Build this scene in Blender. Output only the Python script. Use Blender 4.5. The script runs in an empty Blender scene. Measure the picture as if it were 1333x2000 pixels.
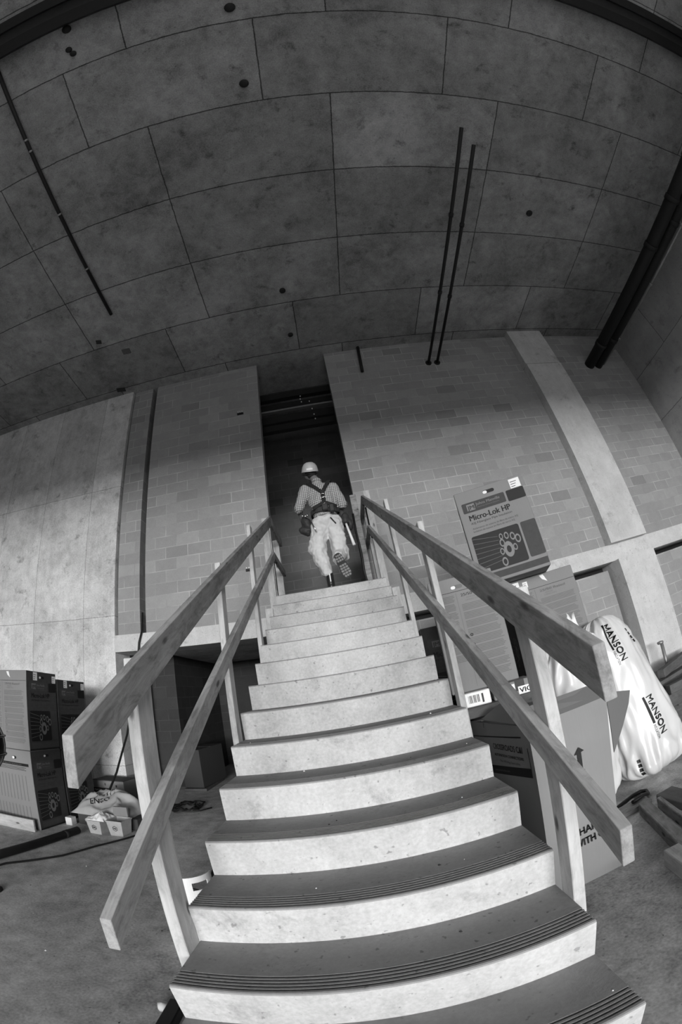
import bpy, math, random
from math import sin, cos, pi, sqrt, radians
from mathutils import Matrix, Vector, noise
random.seed(7)
SC = bpy.context.scene
COL = SC.collection

# ------------------------------------------------------------------ camera
cd = bpy.data.cameras.new('camera'); cam = bpy.data.objects.new('camera', cd); COL.objects.link(cam); SC.camera = cam
cd.type = 'PANO'; cd.panorama_type = 'FISHEYE_LENS_POLYNOMIAL'
cd.sensor_fit = 'AUTO'; cd.sensor_width = 36; cd.sensor_height = 36; cd.fisheye_fov = 3.0
cd.fisheye_polynomial_k0 = 0.0
cd.fisheye_polynomial_k1 = -0.07117026758570183
cd.fisheye_polynomial_k2 = -5.740785183815803e-06
cd.fisheye_polynomial_k3 = 7.634251839086206e-06
cd.fisheye_polynomial_k4 = -5.069061905946442e-08
EYE = 1.516
_R = (0.98496466, 0.03380749, -0.16941568); _F = (0.03980894, 0.90985609, 0.41300986); _U = (0.16810671, -0.41354437, 0.89483026)
_M = Matrix([[_R[i], _U[i], -_F[i], 0] for i in range(3)] + [[0, 0, 0, 1]]); _M.translation = (0, 0, EYE)
cam.matrix_world = _M
cd.clip_start = 0.01

# ------------------------------------------------------------------ world and light
W = bpy.data.worlds.new('world'); SC.world = W; W.use_nodes = True
nt = W.node_tree; bg = nt.nodes['Background']
tc = nt.nodes.new('ShaderNodeTexCoord'); sp = nt.nodes.new('ShaderNodeSeparateXYZ'); cr = nt.nodes.new('ShaderNodeValToRGB')
nt.links.new(tc.outputs['Generated'], sp.inputs[0]); nt.links.new(sp.outputs[2], cr.inputs[0]); nt.links.new(cr.outputs[0], bg.inputs[0])
# overcast day: dull ground below, bright band along the horizon, greyer cloud higher up
while len(cr.color_ramp.elements) < 5: cr.color_ramp.elements.new(.5)
for e_, (p_, v_) in zip(cr.color_ramp.elements, ((0, .03), (.004, 1.0), (.06, 1.0), (.10, .26), (.6, .10))): e_.position = p_; e_.color = (v_, v_, v_, 1)
bg.inputs[1].default_value = 50.0
pl = bpy.data.lights.new('daylight_portal', 'AREA'); po = bpy.data.objects.new('daylight_portal', pl); COL.objects.link(po)
pl.shape = 'RECTANGLE'; pl.size = 10.0; pl.size_y = 6.0; pl.cycles.is_portal = True
po.location = (0.5, -12.6, 3.1); po.rotation_euler = (radians(90), 0, 0)
SC.cycles.max_bounces = 8; SC.cycles.diffuse_bounces = 6
SC.cycles.use_denoising = True
SC.cycles.caustics_reflective = False; SC.cycles.caustics_refractive = False
vs = SC.view_settings; vs.view_transform = 'Standard'; vs.look = 'None'; vs.gamma = 1.0; vs.use_curve_mapping = False
vs.exposure = 0.05

# ------------------------------------------------------------------ node helpers
def new_mat(name):
    m = bpy.data.materials.new(name); m.use_nodes = True
    n = m.node_tree.nodes; b = n['Principled BSDF']
    return m, m.node_tree, b
def nd(t, kind, **kw):
    n = t.nodes.new(kind)
    for k, v in kw.items():
        if hasattr(n, k): setattr(n, k, v)
        else: n.inputs[k].default_value = v
    return n
def g(v): return (v, v, v, 1)
def math_n(t, op, a, b=None, clamp=False):
    n = t.nodes.new('ShaderNodeMath'); n.operation = op; n.use_clamp = clamp
    for i, x in enumerate((a, b)):
        if x is None: continue
        if isinstance(x, (int, float)): n.inputs[i].default_value = x
        else: t.links.new(x, n.inputs[i])
    return n.outputs[0]
def ramp(t, fac, stops, interp='LINEAR'):
    r = t.nodes.new('ShaderNodeValToRGB'); r.color_ramp.interpolation = interp
    e = r.color_ramp.elements
    while len(e) < len(stops): e.new(0.5)
    for i, (p, v) in enumerate(stops): e[i].position = p; e[i].color = g(v)
    t.links.new(fac, r.inputs[0]); return r.outputs[0]
def noise_n(t, vec, scale, detail=6, rough=.6, dist=0):
    n = t.nodes.new('ShaderNodeTexNoise'); n.inputs['Scale'].default_value = scale; n.inputs['Detail'].default_value = detail
    n.inputs['Roughness'].default_value = rough; n.inputs['Distortion'].default_value = dist
    t.links.new(vec, n.inputs['Vector']); return n.outputs['Fac']
def mapping(t, vec, loc=(0, 0, 0), scale=(1, 1, 1), rot=(0, 0, 0)):
    m = t.nodes.new('ShaderNodeMapping'); m.inputs['Location'].default_value = loc; m.inputs['Scale'].default_value = scale
    m.inputs['Rotation'].default_value = rot; t.links.new(vec, m.inputs['Vector']); return m.outputs[0]
def objco(t): return t.nodes.new('ShaderNodeTexCoord').outputs['Object']
def bump(t, b, h, strength=.3, dist=.01):
    n = t.nodes.new('ShaderNodeBump'); n.inputs['Strength'].default_value = strength; n.inputs['Distance'].default_value = dist
    t.links.new(h, n.inputs['Height']); t.links.new(n.outputs[0], b.inputs['Normal'])
def spec(b, v): b.inputs['Specular IOR Level'].default_value = v

def flat(name, v, rough=.85, sp_=.3, metal=0, var=.12, sc=20):
    m, t, b = new_mat(name); co = objco(t)
    n = noise_n(t, co, sc)
    c = ramp(t, n, [(.25, v * (1 - var)), (.75, v * (1 + var))]); t.links.new(c, b.inputs['Base Color'])
    b.inputs['Roughness'].default_value = rough; b.inputs['Metallic'].default_value = metal; spec(b, sp_)
    return m

def concrete(name, v, joint=None, stain=.5, bumps=.25, contrast=.22, rough=.9, blotch=0.0):
    """joint = (axis pair, brick w, row h, offset loc, offset, freq, darkness)"""
    m, t, b = new_mat(name); co = objco(t)
    big = noise_n(t, co, .9, 5, .6, .4); mid = noise_n(t, co, 4.5, 8, .7, .3); fine = noise_n(t, co, 60, 3, .6)
    streak = noise_n(t, mapping(t, co, scale=(9, 9, .8)), 1.0, 6, .7)
    a = math_n(t, 'MULTIPLY', math_n(t, 'SUBTRACT', big, .5), contrast * 2.4)
    c = math_n(t, 'MULTIPLY', math_n(t, 'SUBTRACT', mid, .5), contrast * 1.9)
    d = math_n(t, 'MULTIPLY', math_n(t, 'SUBTRACT', fine, .5), contrast * 1.6)
    e = math_n(t, 'MULTIPLY', math_n(t, 'SUBTRACT', streak, .5), contrast * .9)
    s = math_n(t, 'ADD', math_n(t, 'ADD', a, c), math_n(t, 'ADD', d, e)); s = math_n(t, 'ADD', s, 1.0)
    # dark spots and stains with their own shape
    spots = ramp(t, noise_n(t, mapping(t, co, loc=(3.1, 1.7, .4)), 3.3, 9, .74, .25), [(.0, 1 - stain), (.30, 1 - stain), (.43, 1)])
    s = math_n(t, 'MULTIPLY', s, spots)
    pit = ramp(t, noise_n(t, co, 34, 2, .5), [(.0, .45), (.27, .6), (.33, 1)]); s = math_n(t, 'MULTIPLY', s, pit)
    if blotch:
        bl = ramp(t, noise_n(t, mapping(t, co, loc=(9, 4, 2)), .55, 5, .65, .6), [(0, 1 - blotch), (.38, 1 - blotch), (.6, 1)]); s = math_n(t, 'MULTIPLY', s, bl)
    h = mid
    if joint:
        ax, bw, rh, loc, off, fr, dk, ms = joint
        sx = t.nodes.new('ShaderNodeSeparateXYZ'); t.links.new(co, sx.inputs[0])
        wb = math_n(t, 'MULTIPLY', math_n(t, 'SUBTRACT', noise_n(t, co, 7, 4, .7), .5), .03); cb = t.nodes.new('ShaderNodeCombineXYZ'); t.links.new(math_n(t, 'ADD', sx.outputs[ax[0]], wb), cb.inputs[0]); t.links.new(math_n(t, 'ADD', sx.outputs[ax[1]], wb), cb.inputs[1])
        br = t.nodes.new('ShaderNodeTexBrick'); br.offset = off; br.offset_frequency = fr; br.squash = 1
        t.links.new(mapping(t, cb.outputs[0], loc=(loc[0], loc[1], 0)), br.inputs['Vector'])
        br.inputs['Color1'].default_value = g(.86); br.inputs['Color2'].default_value = g(1.12); br.inputs['Mortar'].default_value = g(dk)
        br.inputs['Scale'].default_value = 1; br.inputs['Mortar Size'].default_value = ms; br.inputs['Mortar Smooth'].default_value = .6
        br.inputs['Brick Width'].default_value = bw; br.inputs['Row Height'].default_value = rh; br.inputs['Bias'].default_value = 0
        s = math_n(t, 'MULTIPLY', s, br.outputs['Color'])
    s = math_n(t, 'MULTIPLY', s, v)
    t.links.new(s, b.inputs['Base Color']); b.inputs['Roughness'].default_value = rough; spec(b, .25)
    bump(t, b, h, bumps, .02); return m

def block(name, v, mort=1.25, z0=2.65, dark=.72):
    m, t, b = new_mat(name); co = objco(t)
    sx = t.nodes.new('ShaderNodeSeparateXYZ'); t.links.new(co, sx.inputs[0])
    ge = t.nodes.new('ShaderNodeNewGeometry'); sn = t.nodes.new('ShaderNodeSeparateXYZ'); t.links.new(ge.outputs['Normal'], sn.inputs[0])
    nx = math_n(t, 'GREATER_THAN', math_n(t, 'ABSOLUTE', sn.outputs[0]), .5)
    u = math_n(t, 'ADD', math_n(t, 'MULTIPLY', sx.outputs[1], nx), math_n(t, 'MULTIPLY', sx.outputs[0], math_n(t, 'SUBTRACT', 1.0, nx)))
    cb = t.nodes.new('ShaderNodeCombineXYZ'); t.links.new(u, cb.inputs[0]); t.links.new(sx.outputs[2], cb.inputs[1])
    wob = noise_n(t, co, 6, 3, .5); cb2 = t.nodes.new('ShaderNodeCombineXYZ')
    t.links.new(math_n(t, 'MULTIPLY', math_n(t, 'SUBTRACT', wob, .5), .008), cb2.inputs[0]); t.links.new(math_n(t, 'MULTIPLY', math_n(t, 'SUBTRACT', wob, .5), .012), cb2.inputs[1])
    va = t.nodes.new('ShaderNodeVectorMath'); va.operation = 'ADD'; t.links.new(cb.outputs[0], va.inputs[0]); t.links.new(cb2.outputs[0], va.inputs[1])
    br = t.nodes.new('ShaderNodeTexBrick'); br.offset = .5; br.offset_frequency = 2
    t.links.new(mapping(t, va.outputs[0], loc=(20, 20.3 - z0, 0)), br.inputs['Vector'])
    br.inputs['Color1'].default_value = g(0); br.inputs['Color2'].default_value = g(1); br.inputs['Mortar'].default_value = g(.5)
    br.inputs['Scale'].default_value = 1; br.inputs['Mortar Size'].default_value = .0075; br.inputs['Mortar Smooth'].default_value = .3
    br.inputs['Brick Width'].default_value = .406; br.inputs['Row Height'].default_value = .203; br.inputs['Bias'].default_value = 0
    c = ramp(t, br.outputs['Color'], [(0, dark), (.03, dark), (.06, .93), (.6, 1.0), (.8, 1.04), (1, 1.14)])
    mf = br.outputs['Fac']; patch = ramp(t, noise_n(t, co, 1.7, 3, .5), [(.38, .97), (.62, mort)])
    mx = math_n(t, 'ADD', math_n(t, 'MULTIPLY', c, math_n(t, 'SUBTRACT', 1.0, mf)), math_n(t, 'MULTIPLY', patch, mf))
    big = noise_n(t, co, .8, 5, .6, .5); fine = noise_n(t, co, 90, 3, .7); mid = noise_n(t, co, 7, 6, .7)
    s = math_n(t, 'ADD', math_n(t, 'ADD', math_n(t, 'MULTIPLY', math_n(t, 'SUBTRACT', big, .5), .35), math_n(t, 'MULTIPLY', math_n(t, 'SUBTRACT', fine, .5), .35)), math_n(t, 'ADD', math_n(t, 'MULTIPLY', math_n(t, 'SUBTRACT', mid, .5), .25), 1.0))
    s = math_n(t, 'MULTIPLY', math_n(t, 'MULTIPLY', s, mx), v)
    t.links.new(s, b.inputs['Base Color']); b.inputs['Roughness'].default_value = .95; spec(b, .15)
    bump(t, b, math_n(t, 'SUBTRACT', math_n(t, 'MULTIPLY', fine, .25), mf), .35, .006); return m

def wood(name, v, knots=.35, contrast=.25):
    m, t, b = new_mat(name); co = objco(t)
    oi = t.nodes.new('ShaderNodeObjectInfo'); sh = t.nodes.new('ShaderNodeVectorMath'); sh.operation = 'MULTIPLY_ADD'
    cbn = t.nodes.new('ShaderNodeCombineXYZ'); 
    for i in range(3): t.links.new(oi.outputs['Random'], cbn.inputs[i])
    t.links.new(cbn.outputs[0], sh.inputs[0]); sh.inputs[1].default_value = (31, 17, 23); t.links.new(co, sh.inputs[2]); co = sh.outputs[0]
    gr = noise_n(t, mapping(t, co, scale=(1.5, 38, 38)), 1, 5, .6, .35); pat = noise_n(t, mapping(t, co, scale=(1.3, 4, 4)), 1.6, 5, .6)
    fine = noise_n(t, mapping(t, co, scale=(8, 160, 160)), 1, 2, .5)
    vo = t.nodes.new('ShaderNodeTexVoronoi'); vo.inputs['Scale'].default_value = 1.0; t.links.new(mapping(t, co, scale=(3.6, 9, 9)), vo.inputs['Vector'])
    kn = ramp(t, vo.outputs['Distance'], [(0, max(.1, 1 - knots * 1.8)), (.09, max(.1, 1 - knots * 1.2)), (.15, 1)])
    s = math_n(t, 'ADD', math_n(t, 'MULTIPLY', math_n(t, 'SUBTRACT', gr, .5), contrast * 1.6), math_n(t, 'MULTIPLY', math_n(t, 'SUBTRACT', pat, .5), contrast * 3.6))
    s = math_n(t, 'ADD', math_n(t, 'ADD', s, math_n(t, 'MULTIPLY', math_n(t, 'SUBTRACT', fine, .5), contrast)), 1.0)
    dirt = ramp(t, noise_n(t, mapping(t, co, scale=(5, 14, 14)), 1.3, 8, .75, .6), [(0, 1 - contrast * 1.5), (.38, 1 - contrast * .9), (.52, 1), (.7, 1 + contrast * .35)])
    s = math_n(t, 'MULTIPLY', s, dirt)
    s = math_n(t, 'MULTIPLY', math_n(t, 'MULTIPLY', s, kn), v)
    t.links.new(s, b.inputs['Base Color']); b.inputs['Roughness'].default_value = .75; spec(b, .3)
    bump(t, b, gr, .25, .004); return m

def cardboard(name, v):
    m, t, b = new_mat(name); co = objco(t)
    n = noise_n(t, co, 3, 4, .6); f = noise_n(t, mapping(t, co, scale=(140, 140, 2)), 1, 2, .5)
    s = math_n(t, 'ADD', math_n(t, 'MULTIPLY', math_n(t, 'SUBTRACT', n, .5), .18), math_n(t, 'ADD', math_n(t, 'MULTIPLY', math_n(t, 'SUBTRACT', f, .5), .08), 1.0))
    t.links.new(math_n(t, 'MULTIPLY', s, v), b.inputs['Base Color']); b.inputs['Roughness'].default_value = .8; spec(b, .25)
    bump(t, b, n, .15, .01); return m

def plaid(name):
    m, t, b = new_mat(name); co = objco(t)
    sx = t.nodes.new('ShaderNodeSeparateXYZ'); t.links.new(co, sx.inputs[0])
    def lines(o, per, w): return math_n(t, 'LESS_THAN', math_n(t, 'MODULO', math_n(t, 'ADD', o, 10.0), per), w)
    a = lines(sx.outputs[0], .026, .006); c = lines(sx.outputs[2], .026, .006)
    l = math_n(t, 'MAXIMUM', a, c)
    s = ramp(t, l, [(0, .46), (1, .09)]); t.links.new(s, b.inputs['Base Color']); b.inputs['Roughness'].default_value = .9; spec(b, .1)
    bump(t, b, noise_n(t, co, 14, 4, .6), .5, .03); return m

M = {}
M['floor'] = concrete('floor_concrete', .52, stain=.35, contrast=.68, bumps=.12, rough=.75)
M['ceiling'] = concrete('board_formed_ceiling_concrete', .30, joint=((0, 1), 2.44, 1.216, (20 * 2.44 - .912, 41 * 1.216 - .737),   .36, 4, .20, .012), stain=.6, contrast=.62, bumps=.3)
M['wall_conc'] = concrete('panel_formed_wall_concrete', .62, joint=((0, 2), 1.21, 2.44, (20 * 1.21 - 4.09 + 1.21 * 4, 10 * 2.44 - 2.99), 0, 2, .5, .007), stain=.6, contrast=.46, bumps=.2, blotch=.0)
M['wall_right'] = concrete('right_wall_concrete', .34, joint=((1, 2), 2.44, 1.21, (20 * 2.44 - 4.5, 10 * 1.21 - 5.09), .4, 2, .4, .010), stain=.35, contrast=.24, bumps=.15)
M['wall_dim'] = concrete('low_bounce_wall_concrete', .10, stain=.2)  # unseen left and rear walls darkened to cut bounce light
M['frame_conc'] = concrete('column_concrete', .60, stain=.35, contrast=.26, bumps=.12)
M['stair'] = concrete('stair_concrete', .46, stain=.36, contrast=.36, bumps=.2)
M['tread'] = concrete('shaded_tread_concrete', .27, stain=.3, contrast=.22, bumps=.2)  # treads darker than risers: shade of grazing light put into the colour
M['block'] = block('grey_block_masonry', .34, mort=1.55, dark=.8)
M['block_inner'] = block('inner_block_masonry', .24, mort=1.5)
M['block_lower'] = block('shaded_inner_block_masonry', .055, mort=1.5)  # shade of the lower room put into a darker block colour
M['wood'] = wood('weathered_spruce', .26, knots=.5, contrast=.42)
M['wood_mid'] = wood('grey_spruce', .32, knots=.6, contrast=.36)
M['wood_pale'] = wood('fresh_spruce', .48, knots=.55, contrast=.24)
M['wood_dark'] = wood('dark_dirty_timber', .12)
M['card'] = cardboard('plain_cardboard', .225)
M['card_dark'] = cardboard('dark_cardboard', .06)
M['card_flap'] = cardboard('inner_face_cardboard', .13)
M['ink'] = flat('black_print', .012, .6)
M['ink_grey'] = flat('grey_print', .055, .7)
M['ink_mid'] = flat('faint_print', .15, .8)
M['paper'] = flat('white_paper', .8, .6, var=.03)
M['black'] = flat('black_rubber', .012, .5, .4)
M['steel_dark'] = flat('dark_painted_steel', .018, .6, .3)
M['steel'] = flat('galvanised_steel', .35, .45, .5, .6)
M['white_plastic'] = flat('white_plastic', .8, .4, .5, var=.03)
M['film'] = flat('white_film', .82, .35, .5, var=.04, sc=6)

# ------------------------------------------------------------------ mesh helpers
class MB:
    def __init__(s): s.v = []; s.f = []; s.m = []; s.sm = []
    def add(s, vs_, fs, mi=0, smooth=False):
        o = len(s.v); s.v += [tuple(v) for v in vs_]; s.f += [tuple(o + i for i in f) for f in fs]; s.m += [mi] * len(fs); s.sm += [smooth] * len(fs)
    def box(s, lo, hi, mi=0, T=None):
        x0, y0, z0 = lo; x1, y1, z1 = hi
        v = [Vector(p) for p in ((x0, y0, z0), (x1, y0, z0), (x1, y1, z0), (x0, y1, z0), (x0, y0, z1), (x1, y0, z1), (x1, y1, z1), (x0, y1, z1))]
        if T is not None: v = [T @ p for p in v]
        s.add(v, [(3, 2, 1, 0), (4, 5, 6, 7), (0, 1, 5, 4), (1, 2, 6, 5), (2, 3, 7, 6), (3, 0, 4, 7)], mi)
    def bbox(s, lo, hi, b=.004, mi=0, T=None):
        """box with chamfered edges"""
        b = min(b, *[(hi[i] - lo[i]) * .45 for i in range(3)])
        import itertools
        pts = []; idx = {}
        for c in itertools.product((0, 1), repeat=3):
            for a in range(3):
                p = [(hi[i] if c[i] else lo[i]) for i in range(3)]
                for i in range(3):
                    if i != a: p[i] += -b if c[i] else b
                idx[(c, a)] = len(pts); pts.append(Vector(p))
        F = []
        for a in range(3):
            o = [i for i in range(3) if i != a]
            for sgn in (0, 1):
                q = []
                for (p_, r_) in ((0, 0), (1, 0), (1, 1), (0, 1)):
                    c = [0, 0, 0]; c[a] = sgn; c[o[0]] = p_; c[o[1]] = r_; q.append(idx[(tuple(c), a)])
                F.append(q)
        for a in range(3):
            o = [i for i in range(3) if i != a]
            for p_ in (0, 1):
                for r_ in (0, 1):
                    c0 = [0, 0, 0]; c1 = [0, 0, 0]; c1[a] = 1
                    for c in (c0, c1): c[o[0]] = p_; c[o[1]] = r_
                    F.append([idx[(tuple(c0), o[0])], idx[(tuple(c1), o[0])], idx[(tuple(c1), o[1])], idx[(tuple(c0), o[1])]])
        for c in itertools.product((0, 1), repeat=3): F.append([idx[(c, 0)], idx[(c, 1)], idx[(c, 2)]])
        ctr = Vector([(lo[i] + hi[i]) / 2 for i in range(3)]); F2 = []
        for f in F:
            n = (pts[f[1]] - pts[f[0]]).cross(pts[f[2]] - pts[f[0]])
            if n.dot(pts[f[0]] - ctr) < 0: f = f[::-1]
            F2.append(tuple(f))
        if T is not None: pts = [T @ p for p in pts]
        s.add(pts, F2, mi)
    def tube(s, pts, r, seg=10, mi=0, cap=True, closed=False):
        pts = [Vector(p) for p in pts]; n = len(pts); rs = r if isinstance(r, (list, tuple)) else [r] * n
        rings = []; up = None; o = len(s.v); V = []; F = []
        for i, p in enumerate(pts):
            if closed: d = pts[(i + 1) % n] - pts[i - 1]
            else: d = (pts[min(i + 1, n - 1)] - pts[max(i - 1, 0)])
            d.normalize()
            if up is None: up = Vector((0, 0, 1)) if abs(d.z) < .9 else Vector((1, 0, 0))
            a = d.cross(up); a.normalize(); up = a.cross(d); up.normalize()
            for k in range(seg):
                t = 2 * pi * k / seg; V.append(p + (a * cos(t) + up * sin(t)) * rs[i])
        m_ = n if closed else n - 1
        for i in range(m_):
            for k in range(seg):
                j = (i + 1) % n; F.append((i * seg + k, j * seg + k, j * seg + (k + 1) % seg, i * seg + (k + 1) % seg))
        s.add(V, F, mi, True)
        if cap and not closed:
            s.add([], [], mi); s.f.append(tuple(o + k for k in range(seg))); s.m.append(mi); s.sm.append(False)
            s.f.append(tuple(o + (n - 1) * seg + k for k in range(seg))[::-1]); s.m.append(mi); s.sm.append(False)
    def lathe(s, prof, c=(0, 0, 0), seg=24, mi=0, T=None):
        V = []; F = []; n = len(prof)
        for (r, z) in prof:
            for k in range(seg):
                t = 2 * pi * k / seg; p = Vector((c[0] + r * cos(t), c[1] + r * sin(t), c[2] + z)); V.append(T @ p if T is not None else p)
        for i in range(n - 1):
            for k in range(seg): F.append((i * seg + k, i * seg + (k + 1) % seg, (i + 1) * seg + (k + 1) % seg, (i + 1) * seg + k))
        s.add(V, F, mi, True)
    def build(s, name, mats, parent=None, Mw=None, smooth=None):
        me = bpy.data.meshes.new(name); me.from_pydata(s.v, [], s.f)
        if not isinstance(mats, (list, tuple)): mats = [mats]
        for m in mats: me.materials.append(m)
        for p, mi, sm in zip(me.polygons, s.m, s.sm): p.material_index = mi; p.use_smooth = sm if smooth is None else smooth
        me.update()
        return link(name, me, parent, Mw)
WM = {}
def link(name, me, parent=None, Mw=None):
    o = bpy.data.objects.new(name, me); COL.objects.link(o)
    Mw = Mw.copy() if Mw is not None else Matrix.Identity(4)
    WM[o.name] = Mw
    if parent is not None:
        o.parent = parent; o.matrix_basis = WM[parent.name].inverted() @ Mw
    else: o.matrix_basis = Mw
    return o
def tag(o, label=None, cat=None, group=None, kind=None):
    if label: o['label'] = label
    if cat: o['category'] = cat
    if group: o['group'] = group
    if kind: o['kind'] = kind
    return o
def thing(name, label, cat, loc=(0, 0, 0), yaw=0, group=None, Mw=None):
    if Mw is None: Mw = Matrix.Translation(loc) @ Matrix.Rotation(yaw, 4, 'Z')
    o = link(name, None, None, Mw); o.empty_display_size = .1
    return tag(o, label, cat, group)
def local(p): return WM[p.name]
def struct(name, mb, m, label):
    o = mb.build(name, m); tag(o, label, None, None, 'structure'); o['category'] = name.split('_')[0]; return o
def B(lo, hi):
    m = MB(); m.box(lo, hi); return m
def frame_between(p0, p1, side=(1, 0, 0)):
    """matrix with local x along p0->p1, local y nearest to side"""
    p0 = Vector(p0); p1 = Vector(p1); x = (p1 - p0).normalized(); y = Vector(side); y = (y - x * y.dot(x)).normalized(); z = x.cross(y)
    Mx = Matrix([[x[i], y[i], z[i], p0[i]] for i in range(3)] + [[0, 0, 0, 1]]); return Mx, (p1 - p0).length

_font_cache = {}
def text_geo(s):
    if s in _font_cache: return _font_cache[s]
    c = bpy.data.curves.new('t', 'FONT'); c.body = s; c.resolution_u = 3; c.size = 1
    o = bpy.data.objects.new('t', c); COL.objects.link(o)
    dg = bpy.context.evaluated_depsgraph_get(); me = bpy.data.meshes.new_from_object(o.evaluated_get(dg))
    v = [tuple(p.co) for p in me.vertices]; f = [tuple(p.vertices) for p in me.polygons]
    bpy.data.objects.remove(o); bpy.data.curves.remove(c); bpy.data.meshes.remove(me)
    _font_cache[s] = (v, f); return v, f
class Panel:
    """flat printed artwork on a face: origin, unit u, unit v, normal n"""
    def __init__(s, mb, o, u, v, n, off=.0015):
        s.mb = mb; s.o = Vector(o) + Vector(n) * off; s.u = Vector(u); s.v = Vector(v); s.n = Vector(n)
    def P(s, x, y, k=0): return s.o + s.u * x + s.v * y + s.n * k
    def poly(s, pts, mi=0, k=0): s.mb.add([s.P(x, y, k) for x, y in pts], [tuple(range(len(pts)))], mi)
    def rect(s, x0, y0, x1, y1, mi=0, k=0): s.poly([(x0, y0), (x1, y0), (x1, y1), (x0, y1)], mi, k)
    def rrect(s, x0, y0, x1, y1, r, mi=0, k=0):
        pts = []
        for cx, cy, a0 in ((x1 - r, y0 + r, -90), (x1 - r, y1 - r, 0), (x0 + r, y1 - r, 90), (x0 + r, y0 + r, 180)):
            for j in range(4): a = radians(a0 + j * 30); pts.append((cx + r * cos(a), cy + r * sin(a)))
        s.poly(pts, mi, k)
    def ring(s, cx, cy, r0, r1, mi=0, k=0, seg=20, sx=1):
        V = []; F = []
        for j in range(seg):
            a = 2 * pi * j / seg; V += [s.P(cx + r0 * cos(a) * sx, cy + r0 * sin(a), k), s.P(cx + r1 * cos(a) * sx, cy + r1 * sin(a), k)]
            q = (j + 1) % seg; F.append((2 * j, 2 * j + 1, 2 * q + 1, 2 * q))
        s.mb.add(V, F, mi)
    def text(s, body, x, y, size, mi=0, k=0, width=None, bold=0, rot=0):
        v, f = text_geo(body)
        w = max(p[0] for p in v) - min(p[0] for p in v); sx = size if width is None else width / w; x0 = min(p[0] for p in v)
        cr_, sr_ = cos(rot), sin(rot)
        for b_ in ([0] if not bold else [-bold, 0, bold]):
            V = []
            for p in v:
                a = (p[0] - x0) * sx + b_; c = p[1] * size + abs(b_) * .5
                V.append(s.P(x + a * cr_ - c * sr_, y + a * sr_ + c * cr_, k + abs(b_) * .02))
            s.mb.add(V, f, mi)

# ------------------------------------------------------------------ the setting
ZC = 7.82; ZL = 2.67
struct('floor', B((-9.7, -13, -.25), (8.1, 10.2, 0)), M['floor'], 'grey dusty concrete floor')
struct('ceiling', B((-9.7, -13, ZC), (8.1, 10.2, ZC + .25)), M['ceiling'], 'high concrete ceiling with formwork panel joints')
struct('wall_concrete', B((-9.7, 5.79, 0), (-3.715, 6.25, ZC)), M['wall_conc'], 'pale stained concrete wall left of the block walls')
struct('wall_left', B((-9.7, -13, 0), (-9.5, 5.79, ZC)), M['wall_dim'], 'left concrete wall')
struct('wall_right', B((7.9, -13, 0), (8.1, 10.2, ZC)), M['wall_right'], 'right concrete wall with formwork joints')
mb = MB(); mb.box((-9.7, -13, 5.9), (8.1, -12.75, ZC)); mb.box((-9.7, -13, 0), (-4.5, -12.75, 5.9)); mb.box((5.5, -13, 0), (8.1, -12.75, 5.9))
mb.box((-4.5, -13, 0), (5.5, -12.75, .55)); struct('wall_behind', mb, M['wall_dim'], 'wall with wide daylight opening behind the camera')  # first box: unseen low sill added to darken the floor and lowest steps
mb = MB(); mb.box((-3.68, 5.85, 2.65), (-3.25, 6.05, ZC)); struct('wall_strip', mb, M['block'], 'narrow block wall strip between two dark joints')
mb = MB(); mb.box((-3.72, 6.06, 2.65), (-3.10, 6.25, ZC)); struct('trim_1', mb, M['steel_dark'], 'dark backing behind the open wall joints')
struct('wall_block_left', B((-3.14, 5.85, 2.65), (-.915, 6.05, ZC)), M['block'], 'grey block wall left of the stair opening')
mb = MB(); mb.box((.505, 5.85, 2.65), (4.75, 6.05, ZC)); struct('wall_block_right', mb, M['block'], 'grey block wall right of the stair opening')
struct('wall_block_corner', B((5.58, 5.85, 2.65), (7.9, 6.05, ZC)), M['block'], 'block wall between concrete column and right wall')
# concrete frame
mb = MB(); mb.box((-3.715, 5.77, 2.38), (-.76, 6.25, 2.655)); mb.box((.60, 5.77, 2.36), (7.9, 6.25, 2.655)); mb.box((-.76, 5.87, 2.38), (.60, 6.25, 2.655))
struct('trim_2', mb, M['frame_conc'], 'concrete floor edge beam across the wall')
mb = MB(); mb.box((4.69, 5.65, 2.655), (5.60, 6.0, 6.74)); mb.box((4.69, 5.67, 6.77), (5.60, 6.0, ZC)); mb.box((4.72, 5.70, 6.74), (5.57, 6.0, 6.77))
struct('wall_column', mb, M['frame_conc'], 'pale concrete column on the upper wall')
mb = MB(); mb.box((4.72, 5.65, 0), (5.63, 6.25, 2.36)); struct('wall_pier', mb, M['frame_conc'], 'lower concrete pier under the beam')
mb = MB(); mb.box((.9, 5.98, 0), (4.66, 6.18, 2.26)); mb.box((5.68, 5.98, 0), (7.9, 6.18, 2.26)); struct('wall_infill', mb, M['block'], 'lower block infill wall under the beam')
mb = MB(); mb.box((.9, 6.2, 0), (7.9, 6.3, 2.6)); struct('trim_3', mb, M['steel_dark'], 'dark sheet standing in for the shade behind the infill gap')  # black sheet paints in the recess shadow under the beam
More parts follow.
